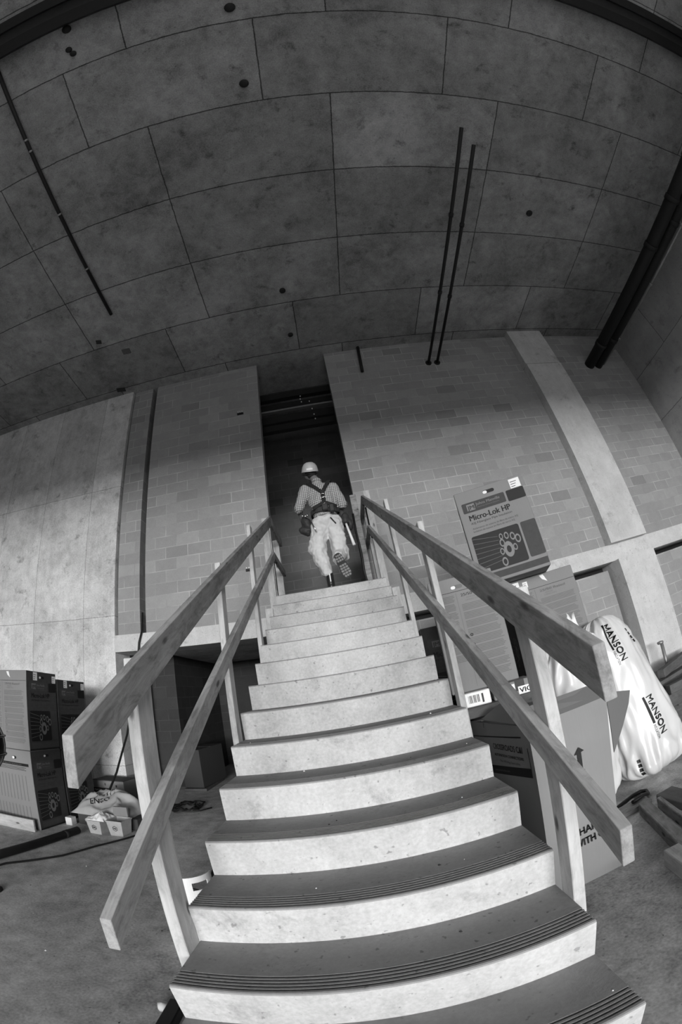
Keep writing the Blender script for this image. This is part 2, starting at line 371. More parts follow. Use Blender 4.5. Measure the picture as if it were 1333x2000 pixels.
# rooms beyond the wall
struct('floor_upper', B((-3.6, 5.87, 2.40), (4.0, 10.2, ZL)), M['floor'], 'upper floor slab behind the opening')
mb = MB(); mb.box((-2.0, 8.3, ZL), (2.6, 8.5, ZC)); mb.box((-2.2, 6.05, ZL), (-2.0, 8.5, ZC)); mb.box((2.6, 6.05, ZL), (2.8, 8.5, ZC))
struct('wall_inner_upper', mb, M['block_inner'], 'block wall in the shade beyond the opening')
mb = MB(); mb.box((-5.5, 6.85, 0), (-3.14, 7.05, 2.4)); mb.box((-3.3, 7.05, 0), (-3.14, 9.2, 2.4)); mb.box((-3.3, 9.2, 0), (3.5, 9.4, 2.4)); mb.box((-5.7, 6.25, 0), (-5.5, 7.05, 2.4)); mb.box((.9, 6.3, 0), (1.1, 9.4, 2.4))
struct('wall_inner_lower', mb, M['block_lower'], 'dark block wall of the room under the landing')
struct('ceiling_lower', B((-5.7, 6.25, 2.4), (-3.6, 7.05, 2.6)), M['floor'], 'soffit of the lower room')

# ------------------------------------------------------------------ staircase
L, R = -.7445, .5785; Y0, G, H, N = 4.592, .2917, .178, .0203; NS = 15
def prof():
    P = [(5.86, ZL)]
    def tread(yn, yb, z):   # from back to nose
        q = [(yb, z)]
        for j in range(5, 0, -1):
            a = yn + .004 + j * .018
            q += [(a + .0048, z), (a + .0028, z - .006), (a - .0028, z - .006), (a - .0048, z)]
        q += [(yn + .008, z), (yn + .002, z - .003), (yn, z - .009)]
        return q
    P += tread(Y0, 5.86, ZL)[1:]
    for k in range(NS):
        z = ZL - (k + 1) * H; yb = Y0 - k * G + N
        P.append((yb, z + .001) if k < NS - 1 else (yb, 0.0))
        if k < NS - 1: P += tread(Y0 - (k + 1) * G, yb, z)[0 if False else 1:]
    return P
pr = prof()
yend, zend = pr[-1]
under = [(yend + .05, 0.0)] if False else []
bot = [(yend + .33, 0.0), (4.95, 2.43), (5.86, 2.43)]
outl = pr + bot
mb = MB(); n = len(outl)
V = [(L, y, z) for y, z in outl] + [(R, y, z) for y, z in outl]
mb.add(V, [])
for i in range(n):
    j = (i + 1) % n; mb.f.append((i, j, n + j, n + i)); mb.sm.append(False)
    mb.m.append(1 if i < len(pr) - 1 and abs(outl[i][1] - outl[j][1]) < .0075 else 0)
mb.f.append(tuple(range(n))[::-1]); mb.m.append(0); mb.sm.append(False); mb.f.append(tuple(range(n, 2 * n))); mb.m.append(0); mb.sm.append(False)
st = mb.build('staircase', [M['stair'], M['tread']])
tag(st, 'straight pale concrete staircase climbing to the opening in the block wall', 'stairs')

# ------------------------------------------------------------------ timber guard rails
SL = H / G
def lumber(name, p0, p1, w, t, m, parent, side, plumb=True, z_is='top'):
    """plank from p0 to p1 (points on its inner top edge), t thick along side, w deep downwards"""
    Mx, ln = frame_between(p0, p1, side)
    zl = Mx.to_3x3() @ Vector((0, 0, 1)); sgn = -1 if zl.z > 0 else 1
    x = Mx.to_3x3() @ Vector((1, 0, 0)); sk = x.z / max(1e-6, abs(zl.z)) if plumb else 0
    m_ = MB(); a, b_ = 0, w * sgn
    s0 = sk * w
    V = [(0, 0, 0), (0, t, 0), (ln, t, 0), (ln, 0, 0), (-s0, 0, b_), (-s0, t, b_), (ln - s0, t, b_), (ln - s0, 0, b_)]
    V = [Vector(v) for v in V]
    # plumb cut: shift along x so that the end face is vertical
    F = [(0, 1, 2, 3), (7, 6, 5, 4), (0, 4, 5, 1), (1, 5, 6, 2), (2, 6, 7, 3), (3, 7, 4, 0)]
    if sgn < 0: F = [f[::-1] for f in F]
    m_.add(V, F)
    o = m_.build(name, m, parent, Mx)
    md = o.modifiers.new('edge', 'BEVEL'); md.width = .003; md.segments = 2
    return o
def stud(name, x0, x1, y0, y1, z0, z1, m, parent):
    m_ = MB(); c = Vector(((x0 + x1) / 2, (y0 + y1) / 2, z0))
    Mx = Matrix([[0, 0, 1, c.x], [0, 1, 0, c.y], [-1, 0, 0, c.z], [0, 0, 0, 1]])  # local x -> world -z ... keep grain along local x
    Mx = Matrix([[0, 1, 0, c.x], [0, 0, 1, c.y], [1, 0, 0, c.z], [0, 0, 0, 1]])   # local x up, y -> world x, z -> world y
    hx, hy = (x1 - x0) / 2, (y1 - y0) / 2
    m_.bbox((0, -hx, -hy), (z1 - z0, hx, hy), .003); return m_.build(name, m, parent, Mx)
def tread_z(y):  # level of the tread below a post at y
    k = math.ceil((Y0 - y) / G - 1e-6); return ZL - k * H

def rail(side):
    s = -1 if side == 'left' else 1; X = L if s < 0 else R
    lab = 'timber guard rail along the left edge of the stairs' if s < 0 else 'timber guard rail along the right edge of the stairs, cartons beyond'
    root = thing('guard_rail', lab, 'railing', (X, 2.7, 1.0))
    top_end = (4.91 if s < 0 else 5.42)
    zt = (lambda y: 1.458 + .606 * (y - .947)) if s < 0 else (lambda y: 1.456 + .604 * (y - .892)); ys0 = .912 if s < 0 else .892
    zm = (lambda y: .897 + .612 * (y - .92)) if s < 0 else (lambda y: .945 + .612 * (y - .925))
    kx = (abs(X) - .038) / abs(X); zt0, zm0 = zt, zm
    zt = lambda y: EYE + kx * (zt0(y / kx) - EYE)
    zm = lambda y: EYE + kx * (zm0(y / kx) - EYE)
    ys0 *= kx; top_end *= kx; ym0 = .92 * kx; XS = X; X = XS - s * .038
    o = lumber('top_rail', (X, ys0, zt(ys0)), (X, top_end, zt(top_end)), .118, .0375, M['wood'], root, (s, 0, 0))
    lumber('middle_rail', (X, ym0, zm(ym0)), (X, top_end - .02, zm(top_end - .02)), .086 if s < 0 else .095, .0375, M['wood_mid'], root, (s, 0, 0))
    ys = [(1.285, .115, .048), (2.43, .09, .038), (3.50, .09, .038)] if s < 0 else [(1.25, .095, .048), (2.38, .09, .038), (3.46, .09, .038)]
    for i, (y, d, th) in enumerate(ys):
        up = (-.01, .02, .10)[i] if s < 0 else (-.01, .045, .10)[i]
        # the stud stands outside the rails, flush on the stair's side
        stud('post', min(XS + s * .0005, XS + s * th), max(XS + s * .0005, XS + s * th), y, y + d, tread_z(y) - .30, zt(y) + up, M['wood_pale'], root)
    yn = 4.65 if s < 0 else 5.05
    stud('newel_post', min(XS + s * .0007, XS + s * .088), max(XS + s * .0007, XS + s * .088), yn, yn + .038, ZL - .30, zt(yn) + (-.01 if s < 0 else .07), M['wood_pale'], root)
    stud('cleat', min(XS + s * .0005, XS + s * .088), max(XS + s * .0005, XS + s * .088), 4.28, 4.318, ZL - .62, ZL - .21, M['wood_pale'], root)
    # level return along the landing
    zr = zt(top_end) ; ye = 5.50 if s < 0 else 5.80
    lumber('landing_rail', (X, top_end + .003, zr), (X, ye, zr), .12, .038, M['wood'], root, (s, 0, 0))
    lumber('landing_rail', (X, top_end + .003, zm(top_end)), (X, ye, zm(top_end)), .089, .038, M['wood'], root, (s, 0, 0))
    if s < 0: stud('post', XS - .093, XS - .0005, 5.43, 5.468, ZL - .22, zr - .03, M['wood_pale'], root)
    else: stud('post', XS + .0005, XS + .038, 5.55, 5.64, ZL - .2, zr - .02, M['wood_pale'], root)
    return root
rail('left'); rail('right')

# ------------------------------------------------------------------ overhead services
def pipe_thing(name, label, cat, p0, p1, r, m, collars=(), collar_m=None, cap0=None, cap1=None, group=None, cr_=1.35, cl=.03):
    p0 = Vector(p0); p1 = Vector(p1); root = thing(name, label, cat, (p0 + p1) / 2, group=group)
    b = MB(); b.tube([p0, p1], r, 14); b.build('tube', m, root)
    d = (p1 - p0).normalized()
    for c in collars:
        q = p0.lerp(p1, c); b = MB(); b.tube([q - d * cl, q + d * cl], r * cr_, 14); b.build('coupling', collar_m or m, root)
    for e, s_ in ((cap0, p0), (cap1, p1)):
        if e: b = MB(); b.tube([s_ - d * .02, s_ + d * .02], e, 16); b.build('wall_flange', m, root)
    return root
pipe_thing('conduit', 'dark conduit running overhead to the block wall, left of the close pair', 'pipe', (2.53, 1.12, 7.163), (2.604, 5.85, 7.163), .028, M['steel_dark'], (.3, .62), M['steel_dark'], None, .065, 'pair of hanging conduits')
pipe_thing('conduit', 'dark conduit running overhead to the block wall, right of the close pair', 'pipe', (2.743, 1.367, 7.163), (2.79, 5.85, 7.15), .028, M['steel_dark'], (.3, .62), M['steel_dark'], None, .065, 'pair of hanging conduits')
pipe_thing('conduit', 'long dark conduit fixed flat under the ceiling on the far left', 'pipe', (-3.22, -1.1, 7.785), (-3.235, 3.70, 7.79), .030, M['steel_dark'], (.27, .31, .55, .78), M['steel'], cr_=1.15, cl=.015)
pipe_thing('steel_pipe', 'thick black overhead pipe at right, the inner of two side by side', 'pipe', (6.36, -3.0, 6.82), (6.62, 5.85, 6.82), .125, M['steel_dark'], (.2, .4, .50, .62, .92), M['steel_dark'], group='thick black pipes', cr_=1.12, cl=.05)
pipe_thing('steel_pipe', 'thick black overhead pipe at right, the outer one beside the light conduit', 'pipe', (6.66, -3.0, 6.80), (6.88, 5.85, 6.80), .105, M['steel_dark'], (.25, .45, .55, .9), M['steel_dark'], group='thick black pipes', cr_=1.12, cl=.05)
pipe_thing('conduit', 'thin light metal conduit beside the thick black pipes', 'pipe', (7.10, -3.0, 6.85), (7.10, 5.85, 6.85), .035, M['steel'], (.35, .55, .72, .9), M['steel'], cr_=1.5, cl=.03)
root = thing('steel_beam', 'dark steel beam crossing the top of the picture under the ceiling', 'beam', (0, -1.4, ZC))
for y0, y1 in ((-1.60, -1.46), (-1.30, -1.14)):
    b = MB(); b.box((-9.5, y0, ZC - .16), (7.9, y1, ZC)); b.build('flange', M['steel_dark'], root)
b = MB(); b.box((-9.5, -1.46, ZC - .05), (7.9, -1.30, ZC)); b.build('web', flat('primed_steel', .07, .7), root)
b = MB(); b.tube([(1.24, 5.79, ZC), (1.19, 5.79, 7.09)], .032, 12); tag(b.build('drop_rod', M['steel_dark']), 'short dark rod hanging from the ceiling before the block wall', 'rod')
for i, (x, y, r) in enumerate([(-.212, -.68, .055), (-.178, .449, .05), (-.111, 4.101, .045), (-.098, 5.172, .04), (4.351, 2.692, .05), (-2.18, -1.08, .05), (-2.23, -.78, .035), (-2.19, -.70, .035)]):
    b = MB(); b.lathe([(r * 1.2, 0), (r * 1.25, -.02), (r, -.035), (r * .4, -.04), (0, -.04)], (x, y, ZC), 12)
    o = b.build('anchor_insert', M['steel_dark'], None, None); tag(o, ['round dark ceiling insert nearest the top edge, left of centre', 'dark ceiling insert, second down the line left of centre', 'dark ceiling insert above the opening, third down', 'small dark ceiling insert just before the stair opening', 'lone dark ceiling insert right of the conduits', 'dark ceiling insert touching the steel beam at upper left', 'upper of two small ceiling clips at far upper left', 'lower of two small ceiling clips at far upper left'][i], 'ceiling insert', 'ceiling inserts')
for i, (x, y, w, d, a) in enumerate([(-3.778, 4.225, .11, .09, .3), (-3.353, 4.65, .17, .13, .1), (-3.95, 5.62, .2, .12, .2)]):
    b = MB(); b.bbox((-w / 2, -d / 2, -.012), (w / 2, d / 2, 0), .003)
    o = b.build('patch_plate', flat('patch_%d' % i, (.03, .11, .035)[i], .8), None, Matrix.Translation((x, y, ZC)) @ Matrix.Rotation(a, 4, 'Z')); tag(o, ['small black square plate on the ceiling at left', 'grey square patch on the ceiling at left', 'dark plate on the ceiling against the left concrete wall'][i], 'plate')
# junction clips on the block wall
for i, (x, z) in enumerate([(-1.29, 6.574), (-1.307, 3.473)]):
    b = MB()
    for k in (-1, 0, 1): b.tube([(x + k * .04, 5.85, z + .01), (x + k * .04, 5.80, z + .01)], .010, 8)
    b.box((x - .06, 5.82, z - .035), (x + .06, 5.85, z - .005), 1)
    tag(b.build('wall_clip', [M['paper'], M['steel_dark']]), ('small three-pronged clip high on the left block wall', 'small three-pronged clip low on the left block wall behind a rail post')[i], 'clip', 'wall clips')
# steel members inside the opening
root = thing('steel_lintel', 'dark ribbed steel beams high across the inside of the opening', 'beam', (0, 6.5, 6.9))
for (z0, z1, y) in ((7.22, 7.42, 6.40), (6.98, 7.16, 6.45), (6.62, 6.84, 6.45), (6.38, 6.56, 6.40)):
    b = MB(); b.box((-2, y, z0), (2.6, y + .06, z1)); b.box((-2, y - .05, z0), (2.6, y, z0 + .02)); b.build('channel', M['steel_dark'], root)
b = MB(); b.box((-2, 6.36, 6.89), (2.6, 6.44, 6.93)); b.build('flange', M['steel'], root)  # pale strip stands in for the highlight line along the beams
b = MB()
for x, z in ((-.12, 7.08), (-.11, 7.16), (-.105, 7.0), (.06, 6.98), (.09, 6.77), (.11, 6.62), (.12, 6.50)): b.tube([(x, 6.34, z), (x, 6.32, z)], .012, 8)
b.build('glint_dot', M['paper'], root)  # white dots paint in light reflections on the beams

# ------------------------------------------------------------------ cartons
def lines(P, x0, x1, y1, y0, step, mi=2, duty=.5, ragged=.12):
    y = y1; k = 0
    while y - step > y0:
        if k % 6 != 5: P.rect(x0, y - step * duty, x1 - (x1 - x0) * random.random() * ragged, y, mi)
        y -= step; k += 1
def art_front(P, w, h, li=4):
    """pipe insulation artwork; print materials: 0 black 1 dark grey 2 faint 3 white 4 cardboard"""
    W_ = w; s = h / .96
    x1 = W_ * .70
    P.rrect(.045, .755 * h, x1, .865 * h, .012, 1); P.rrect(x1 + .02, .745 * h, W_ - .005, .865 * h, .012, 0)
    P.rect(.09, .775 * h, .17, .845 * h, li, .0004); P.text('JM', .095, .785 * h, .06 * s, 1, .0008, width=.068, bold=.002)
    P.text('Johns Manville', .185, .812 * h, .042 * s, li, .0004, width=x1 - .24, bold=.0008)
    P.text('A Berkshire Hathaway Company', .185, .785 * h, .018 * s, 2, .0004, width=x1 - .25)
    P.text('Micro-Lok HP', .085, .665 * h, .082 * s, 0, 0, width=W_ * .60, bold=.0022)
    P.text('ASJ Fiberglass Pipe Insulation', .085, .625 * h, .030 * s, 0, 0, width=W_ * .60)
    P.text('Aislamiento de tuberia de fibra de vidrio ASJ', .085, .570 * h, .025 * s, 1, 0, width=W_ * .66)
    P.text('Isolation de tuyaux en fibre de verre ASJ', .085, .538 * h, .025 * s, 1, 0, width=W_ * .60)
    P.rrect(.045, .115 * h, x1 + .03, .50 * h, .02, 0); P.rrect(x1 + .05, .13 * h, W_ - .005, .50 * h, .015, 1)
    P.rect(.045, .03 * h, W_ - .005, .095 * h, 1)
    cx = W_ * .52; cy = .275 * h
    for i in range(7): 
        yy = .47 * h - i * .052 * h; P.poly([(.047, yy), (.047, yy + .004), (cx - .07, .43 * h - i * .04 * h + .003), (cx - .07, .43 * h - i * .04 * h)], 2, .0004)
    for a, c, r in ((0, 0, .078), (-.040, .140, .030), (.012, .134, .036), (.068, .112, .040), (.112, .076, .044), (.064, .004, .034), (-.046, .076, .040), (-.069, -.004, .034), (-.070, -.105, .044)):
        P.ring(cx + a, cy + c, r * .45 if r > .05 else r * .62, r, li, .0006, sx=.62)
def art_text(P, w, h, tone=1):
    P.rect(.005, .868 * h, w - .005, .872 * h, 0)
    P.rect(w * .38, .03, w * .385, .855 * h, 2); P.text('25/50 Rated', w * .45, .815 * h, .034, tone, 0, width=w * .38, bold=.001)
    P.text('ASTM E 84', w * .52, .79 * h, .018, 2, 0); P.text('CAN/ULC S102.2', w * .5, .768 * h, .018, 2, 0)
    lines(P, .04, w * .35, .84 * h, .25 * h, .012, 2); lines(P, w * .43, w * .94, .745 * h, .06 * h, .012, 2)
    for k in range(4): P.ring(w * .47, (.47 - k * .085) * h, .004, .014, tone, .0003, 12)
def art_list(P, w, h):
    P.rect(.04, .80 * h, w - .05, .835 * h, 0); P.text('INSTRUCTIONS', .12, .808 * h, .018, 2, .0004, width=w * .6)
    lines(P, .04, w - .08, .785 * h, .73 * h, .016, 1, .4)
    for k in range(10): 
        x = .05 + k * (w - .12) / 10; P.rect(x, .36 * h, x + .012, .68 * h, 2); P.rect(x, .05 * h, x + .012, .29 * h, 2)
def handle_hole(mb_, P, cx, cy, w=.11, h=.034, mi=0, pale=False):
    P.rrect(cx - w / 2, cy - h / 2, cx + w / 2, cy + h / 2, h / 2.1, mi, .0006)
    if pale: P.rrect(cx - w / 2, cy - h / 2, cx - w / 2 + h * 1.2, cy + h * .35, h / 2.6, 3, .001)
M['card_shade_print'] = flat('shaded_print_cardboard', .05, .8)  # dark carton sides: shade put into the colour beneath the print
PR = [M['ink'], M['ink_grey'], M['ink_mid'], M['paper'], M['card'], M['card_shade_print']]
def carton(label, o, yaw, w, d, h, front=None, left=None, right=None, group=None, body='card', extra=None, name='carton'):
    root = thing(name, label, 'cardboard box', o, yaw, group); T = local(root)
    b = MB(); b.bbox((0, 0, 0), (w, d, h), .006); bd = b.build('body', M[body], root, T)
    # gently bulged panels would still read as a box; the top flaps meet along the middle
    f = MB(); f.box((.004, d / 2 - .001, h), (w - .004, d / 2 + .001, h + .0015)); f.box((.0, d / 2 - .03, h), (w, d / 2 + .03, h + .0008), 1); f.build('top_seam', [M['ink_grey'], M['ink_mid']], root, T)
    pb = MB()
    ax = {'front': ((0, 0, 0), (1, 0, 0), (0, -1, 0), w), 'left': ((0, d, 0), (0, -1, 0), (-1, 0, 0), d), 'right': ((w, 0, 0), (0, 1, 0), (1, 0, 0), d)}
    for k, fn in (('front', front), ('left', left), ('right', right)):
        if fn:
            oo, u, n_, ww = ax[k]; fn(Panel(pb, oo, u, (0, 0, 1), n_), ww, h)
    if extra: extra(pb, w, d, h)
    if pb.v: pb.build('print', PR, root, T)
    return root
def sticker(P, x, y, w, h, rot=0):
    P.rect(x, y, x + w, y + h, 3, .001)
    for k in range(3): P.rect(x + w * .1, y + h * (.15 + .25 * k), x + w * (.5 + .1 * k), y + h * (.22 + .25 * k), 1, .0014)
def f_ml(P, w, h):
    art_front(P, w, h); handle_hole(None, P, w * .50, .925 * h, .12, .036, 0, True); sticker(P, w * .82, .87 * h, .11, .10)
def f_txt(P, w, h):
    art_text(P, w, h); handle_hole(None, P, w * .42, .91 * h, .10, .032, 2, True)
def f_txt2(P, w, h):
    art_text(P, w, h, 2); sticker(P, w * .05, .885 * h, .10, .09); sticker(P, w * .24, .90 * h, .05, .06)
    P.poly([(w * .50, .985 * h), (w * .56, .985 * h), (w * .60, .905 * h), (w * .53, .94 * h)], 3, .001)
def f_art(P, w, h):
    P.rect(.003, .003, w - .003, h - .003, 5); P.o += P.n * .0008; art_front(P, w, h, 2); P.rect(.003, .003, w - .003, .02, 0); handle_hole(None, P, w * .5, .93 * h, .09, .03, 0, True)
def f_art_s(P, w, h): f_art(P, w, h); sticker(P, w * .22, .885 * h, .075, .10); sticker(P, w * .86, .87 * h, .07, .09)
def f_list(P, w, h): art_list(P, w, h); handle_hole(None, P, w * .60, .90 * h, .075, .035, 0, True)
HC = .96
# stacked at right, beyond the rail
def pallet(label, o, yaw, w, d, h=.19):
    root = thing('pallet', label, 'pallet', o, yaw); T = local(root)
    for k in range(3):
        b = MB(); b.bbox((0, k * (d - .09) / 2, .02), (w, k * (d - .09) / 2 + .09, h - .022), .003); b.build('runner', M['wood_dark'], root, T)
    for k in range(6):
        x = k * (w - .09) / 5
        b = MB(); b.bbox((x, 0, h - .0215), (x + .09, d, h), .002); b.build('deck_board', M['wood_dark'], root, T)
        if k % 2 == 0: b = MB(); b.bbox((x, 0, 0), (x + .09, d, .0195), .002); b.build('bottom_board', M['wood_dark'], root, T)
    return root
pallet('dark wooden pallet under the right-hand cartons', (1.607, 3.683, 0), -.225, 1.0, .9, .20)
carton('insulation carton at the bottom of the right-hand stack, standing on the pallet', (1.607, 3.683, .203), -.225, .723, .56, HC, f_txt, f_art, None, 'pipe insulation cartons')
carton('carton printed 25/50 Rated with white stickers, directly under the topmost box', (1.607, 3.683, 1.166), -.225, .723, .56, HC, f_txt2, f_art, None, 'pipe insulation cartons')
carton('topmost carton at right with Micro-Lok HP pipe artwork facing the stairs', (1.292, 3.52, 2.130), -.34, .700, .56, HC, f_ml, f_txt, None, 'pipe insulation cartons')
carton('tall carton printed 25/50 Rated just right of the stairs, standing on small cartons', (.745, 3.27, 1.249), -.20, .56, .32, HC, f_txt, None, None, 'pipe insulation cartons')
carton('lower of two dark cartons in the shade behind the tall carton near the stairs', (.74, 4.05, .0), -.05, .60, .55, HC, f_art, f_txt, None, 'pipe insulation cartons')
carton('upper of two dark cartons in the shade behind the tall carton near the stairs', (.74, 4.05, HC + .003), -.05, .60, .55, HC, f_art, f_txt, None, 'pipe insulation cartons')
# long open box with arrow
root = thing('open_box', 'long open cardboard box with black arrow and CROSSROADS C&I label beside the stairs', 'cardboard box', (.82, 2.04, 0))
b = MB(); x0, x1, y0, y1, hb = .82, 1.275, 2.04, 3.16, 1.08; t = .006
def wallq(b, a, c, z0a, z1a, z1c, n):  # thin board from a to c (xy), thickness along n
    a = Vector((a[0], a[1], 0)); c = Vector((c[0], c[1], 0)); n = Vector((n[0], n[1], 0)) * t
    V = [a + Vector((0, 0, z0a)), c + Vector((0, 0, z0a)), c + Vector((0, 0, z1c)), a + Vector((0, 0, z1a))]
    V2 = [v + n for v in V]
    b.add(V + V2, [(0, 1, 2, 3), (7, 6, 5, 4), (0, 4, 5, 1), (1, 5, 6, 2), (2, 6, 7, 3), (3, 7, 4, 0)])
# bulged front: grid
nx, nz = 14, 14
def bul(u, v): return Vector((x0 + u * (x1 + .06 * v ** 3 - x0), y0 - .02 * sin(pi * u) * sin(pi * min(1, v)), v * (hb + .0)))
Vv = [bul(i / nx, j / nz) for j in range(nz + 1) for i in range(nx + 1)]; Ff = [(j * (nx + 1) + i, j * (nx + 1) + i + 1, (j + 1) * (nx + 1) + i + 1, (j + 1) * (nx + 1) + i) for j in range(nz) for i in range(nx)]
Vb = [v + Vector((0, t, 0)) for v in Vv]; q = len(Vv)
b.add(Vv + Vb, Ff + [tuple(q + i for i in f[::-1]) for f in Ff], 0, True)
wallq(b, (x0, y1), (x0, y0), 0, 1.02, hb, (1, 0)); wallq(b, (x1, y0 + .01), (x1, y1), 0, hb, 1.02, (-1, 0)); wallq(b, (x0, y1), (x1, y1), 0, 1.02, 1.02, (0, -1)); b.box((x0, y0 + .01, 0), (x1, y1, .006))
b.build('body', M['card'], root)
def flap(pts, m, nm='flap'):
    b = MB(); P4 = [Vector(p) for p in pts]; n_ = (P4[1] - P4[0]).cross(P4[2] - P4[0]).normalized() * .005; k = len(P4)
    b.add(P4 + [p - n_ for p in P4], [tuple(range(k)), tuple(range(k, 2 * k))[::-1]] + [(i, i + k, (i + 1) % k + k, (i + 1) % k) for i in range(k)])
    return b.build(nm, m, root)
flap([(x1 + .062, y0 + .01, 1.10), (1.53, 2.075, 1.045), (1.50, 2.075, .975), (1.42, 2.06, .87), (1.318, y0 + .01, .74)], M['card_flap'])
flap([(x0, y0 + .02, hb + .002), (x0, y1 - .3, 1.055), (x0 + .16, y1 - .3, 1.13), (x0 + .17, y0 + .10, 1.16)], M['card'])
flap([(x0 + .02, y0, hb + .001), (x1 + .05, y0, hb + .001), (x1 + .04, y0 + .16, 1.15), (x0 + .1, y0 + .14, 1.16)], M['card'])
flap([(x0, y1 - .02, 1.022), (x0, y1 - .3, 1.05), (x0 - .0 + .2, y1 - .3, 1.06), (x0 + .2, y1 - .02, 1.03)], M['card'])
pb = MB()
P = Panel(pb, (x0, y1, 0), (0, -1, 0), (0, 0, 1), (-1, 0, 0), .002)     # x along -y from far end
P.poly([(.0, .897), (1.0, 1.0), (1.0, 1.008), (.0, .905)], 0)
P.text('CROSSROADS C&I', .47, .865, .055, 1, 0, width=.52, bold=.001, rot=.08); P.text('AUTOMATION CONNECTIONS', .47, .815, .026, 0, 0, width=.52, bold=.0008, rot=.09)
P.text('The Wiring Specialist', .56, .785, .022, 1, 0, width=.36, rot=.1)
P.poly([(.34, .66), (1.075, .775), (1.075, .83), (.36, .725)], 0); P.poly([(1.068, .83), (1.075, .83), (1.072, .95), (1.065, .95)], 0)
P.text('www.crossroadsci.com', .42, .695, .022, 2, .0008, width=.3, rot=.15)
P.text("1'", .33, 1.0, .05, 0, 0, bold=.001)
P = Panel(pb, (0, y0 - .021, 0), (1, 0, 0), (0, 0, 1), (0, -1, 0), .001)
P.poly([(1.082, .870), (1.048, .832), (1.066, .834), (1.062, .745), (1.088, .742), (1.092, .838), (1.112, .842)], 0)
P.text('S', 1.090, .715, .028, 1, 0)
P.text('HANDLE', 1.012, .350, .066, 0, 0, width=.22, bold=.0022, rot=.05); P.text('WITH CARE', .975, .275, .066, 0, 0, width=.28, bold=.0022, rot=.05)
pb.build('print', PR, root)
# timbers on the open box carrying small cartons
for i, (y, z, lab) in enumerate([(2.92, 1.062, 'dark timber lying across the open box, nearer one'), (3.06, 1.032, 'dark timber lying across the open box, behind the nearer one')]):
    root = None
    Mx, ln = frame_between((.70, y + .22, 1.082), (1.34, y + .14, 1.082), (0, 1, 0)); b = MB(); b.bbox((0, -.05, -.036), (ln, .05, .045), .004)
    tag(b.build('timber', M['wood_dark'], None, Mx), lab, 'timber', 'timbers across the open box')
def f_bar(P, w, h):
    P.rect(w * .12, .01, w * .2, h - .01, 0)
    for k in range(9): P.rect(w * .30 + k * .010, .03, w * .30 + k * .010 + (.006 if k % 3 else .003), h * .8, 1)
    P.rect(w * .72, .02, w * .78, h * .8, 1)
def f_vic(P, w, h):
    P.rect(.02, .012, w * .55, h - .02, 3, .0006); P.text('Feeder Wire 1', .05, h * .62, .018, 1, .001)
    P.rect(w * .56, .03, w * .80, h, 1); P.rect(w * .62, .0, w, h * .55, 3, .0008); P.text('VIC', w * .65, .012, .055, 0, .0012, width=w * .3, bold=.002); P.rect(w * .9, h * .55, w * .97, h, 0)
carton('small carton with black bar markings under the tall carton, nearest the stairs', (.76, 3.15, 1.13), -.2, .25, .30, .115, f_bar, None, None, 'small supply cartons', 'white_plastic', name='small_carton')
carton('small white-labelled carton marked VIC under the tall carton', (1.03, 3.10, 1.13), -.22, .32, .30, .115, f_vic, None, None, 'small supply cartons', name='small_carton')

# left stacks
xl = -3.785
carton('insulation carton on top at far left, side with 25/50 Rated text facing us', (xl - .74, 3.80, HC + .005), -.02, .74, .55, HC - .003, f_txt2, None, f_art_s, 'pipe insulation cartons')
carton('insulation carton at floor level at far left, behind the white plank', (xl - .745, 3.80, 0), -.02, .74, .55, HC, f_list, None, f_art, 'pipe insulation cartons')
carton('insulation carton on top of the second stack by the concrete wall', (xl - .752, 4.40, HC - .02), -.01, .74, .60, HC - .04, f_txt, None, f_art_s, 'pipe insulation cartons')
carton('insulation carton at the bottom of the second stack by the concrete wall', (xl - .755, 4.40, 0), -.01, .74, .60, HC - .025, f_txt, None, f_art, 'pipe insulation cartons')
# inner room cartons
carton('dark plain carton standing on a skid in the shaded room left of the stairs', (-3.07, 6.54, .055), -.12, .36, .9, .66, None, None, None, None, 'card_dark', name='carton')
b = MB(); b.bbox((-3.06, 6.46, 0), (-2.66, 7.4, .05), .005); tag(b.build('timber', M['wood_dark']), 'flat dark timber skid under the cartons in the lower room', 'timber')
b = MB(); b.bbox((-3.80, 6.45, 0), (-3.60, 6.75, 2.38), .005); tag(b.build('board', M['paper']), 'white panel standing in for a lit wall in the left corner of the lower opening', 'board')  # white panel added in place of bright concrete beyond

# ------------------------------------------------------------------ fused organic shapes
def fuse(mb_, name, mats, parent=None, Mw=None, voxel=.012, smooth=4, disp=0.0, dsc=9.0, fn=None):
    me = bpy.data.meshes.new(name); me.from_pydata(mb_.v, [], mb_.f); me.update()
    o = bpy.data.objects.new('tmp', me); COL.objects.link(o)
    r = o.modifiers.new('r', 'REMESH'); r.mode = 'VOXEL'; r.voxel_size = voxel
    if smooth: q = o.modifiers.new('s', 'SMOOTH'); q.iterations = smooth; q.factor = .6
    dg = bpy.context.evaluated_depsgraph_get(); m2 = bpy.data.meshes.new_from_object(o.evaluated_get(dg)); m2.name = name
    bpy.data.objects.remove(o); bpy.data.meshes.remove(me)
    if disp or fn:
        ns = [v.normal.copy() for v in m2.vertices]
        for v, n_ in zip(m2.vertices, ns):
            if disp:
                p = v.co * dsc; k = noise.noise(p) + .5 * noise.noise(p * 2.3 + Vector((3, 1, 5)))
                v.co += n_ * k * disp
            if fn: v.co = fn(v.co, n_)
    for m in (mats if isinstance(mats, (list, tuple)) else [mats]): m2.materials.append(m)
    for p in m2.polygons: p.use_smooth = True
    m2.update(); return link(name, m2, parent, Mw)
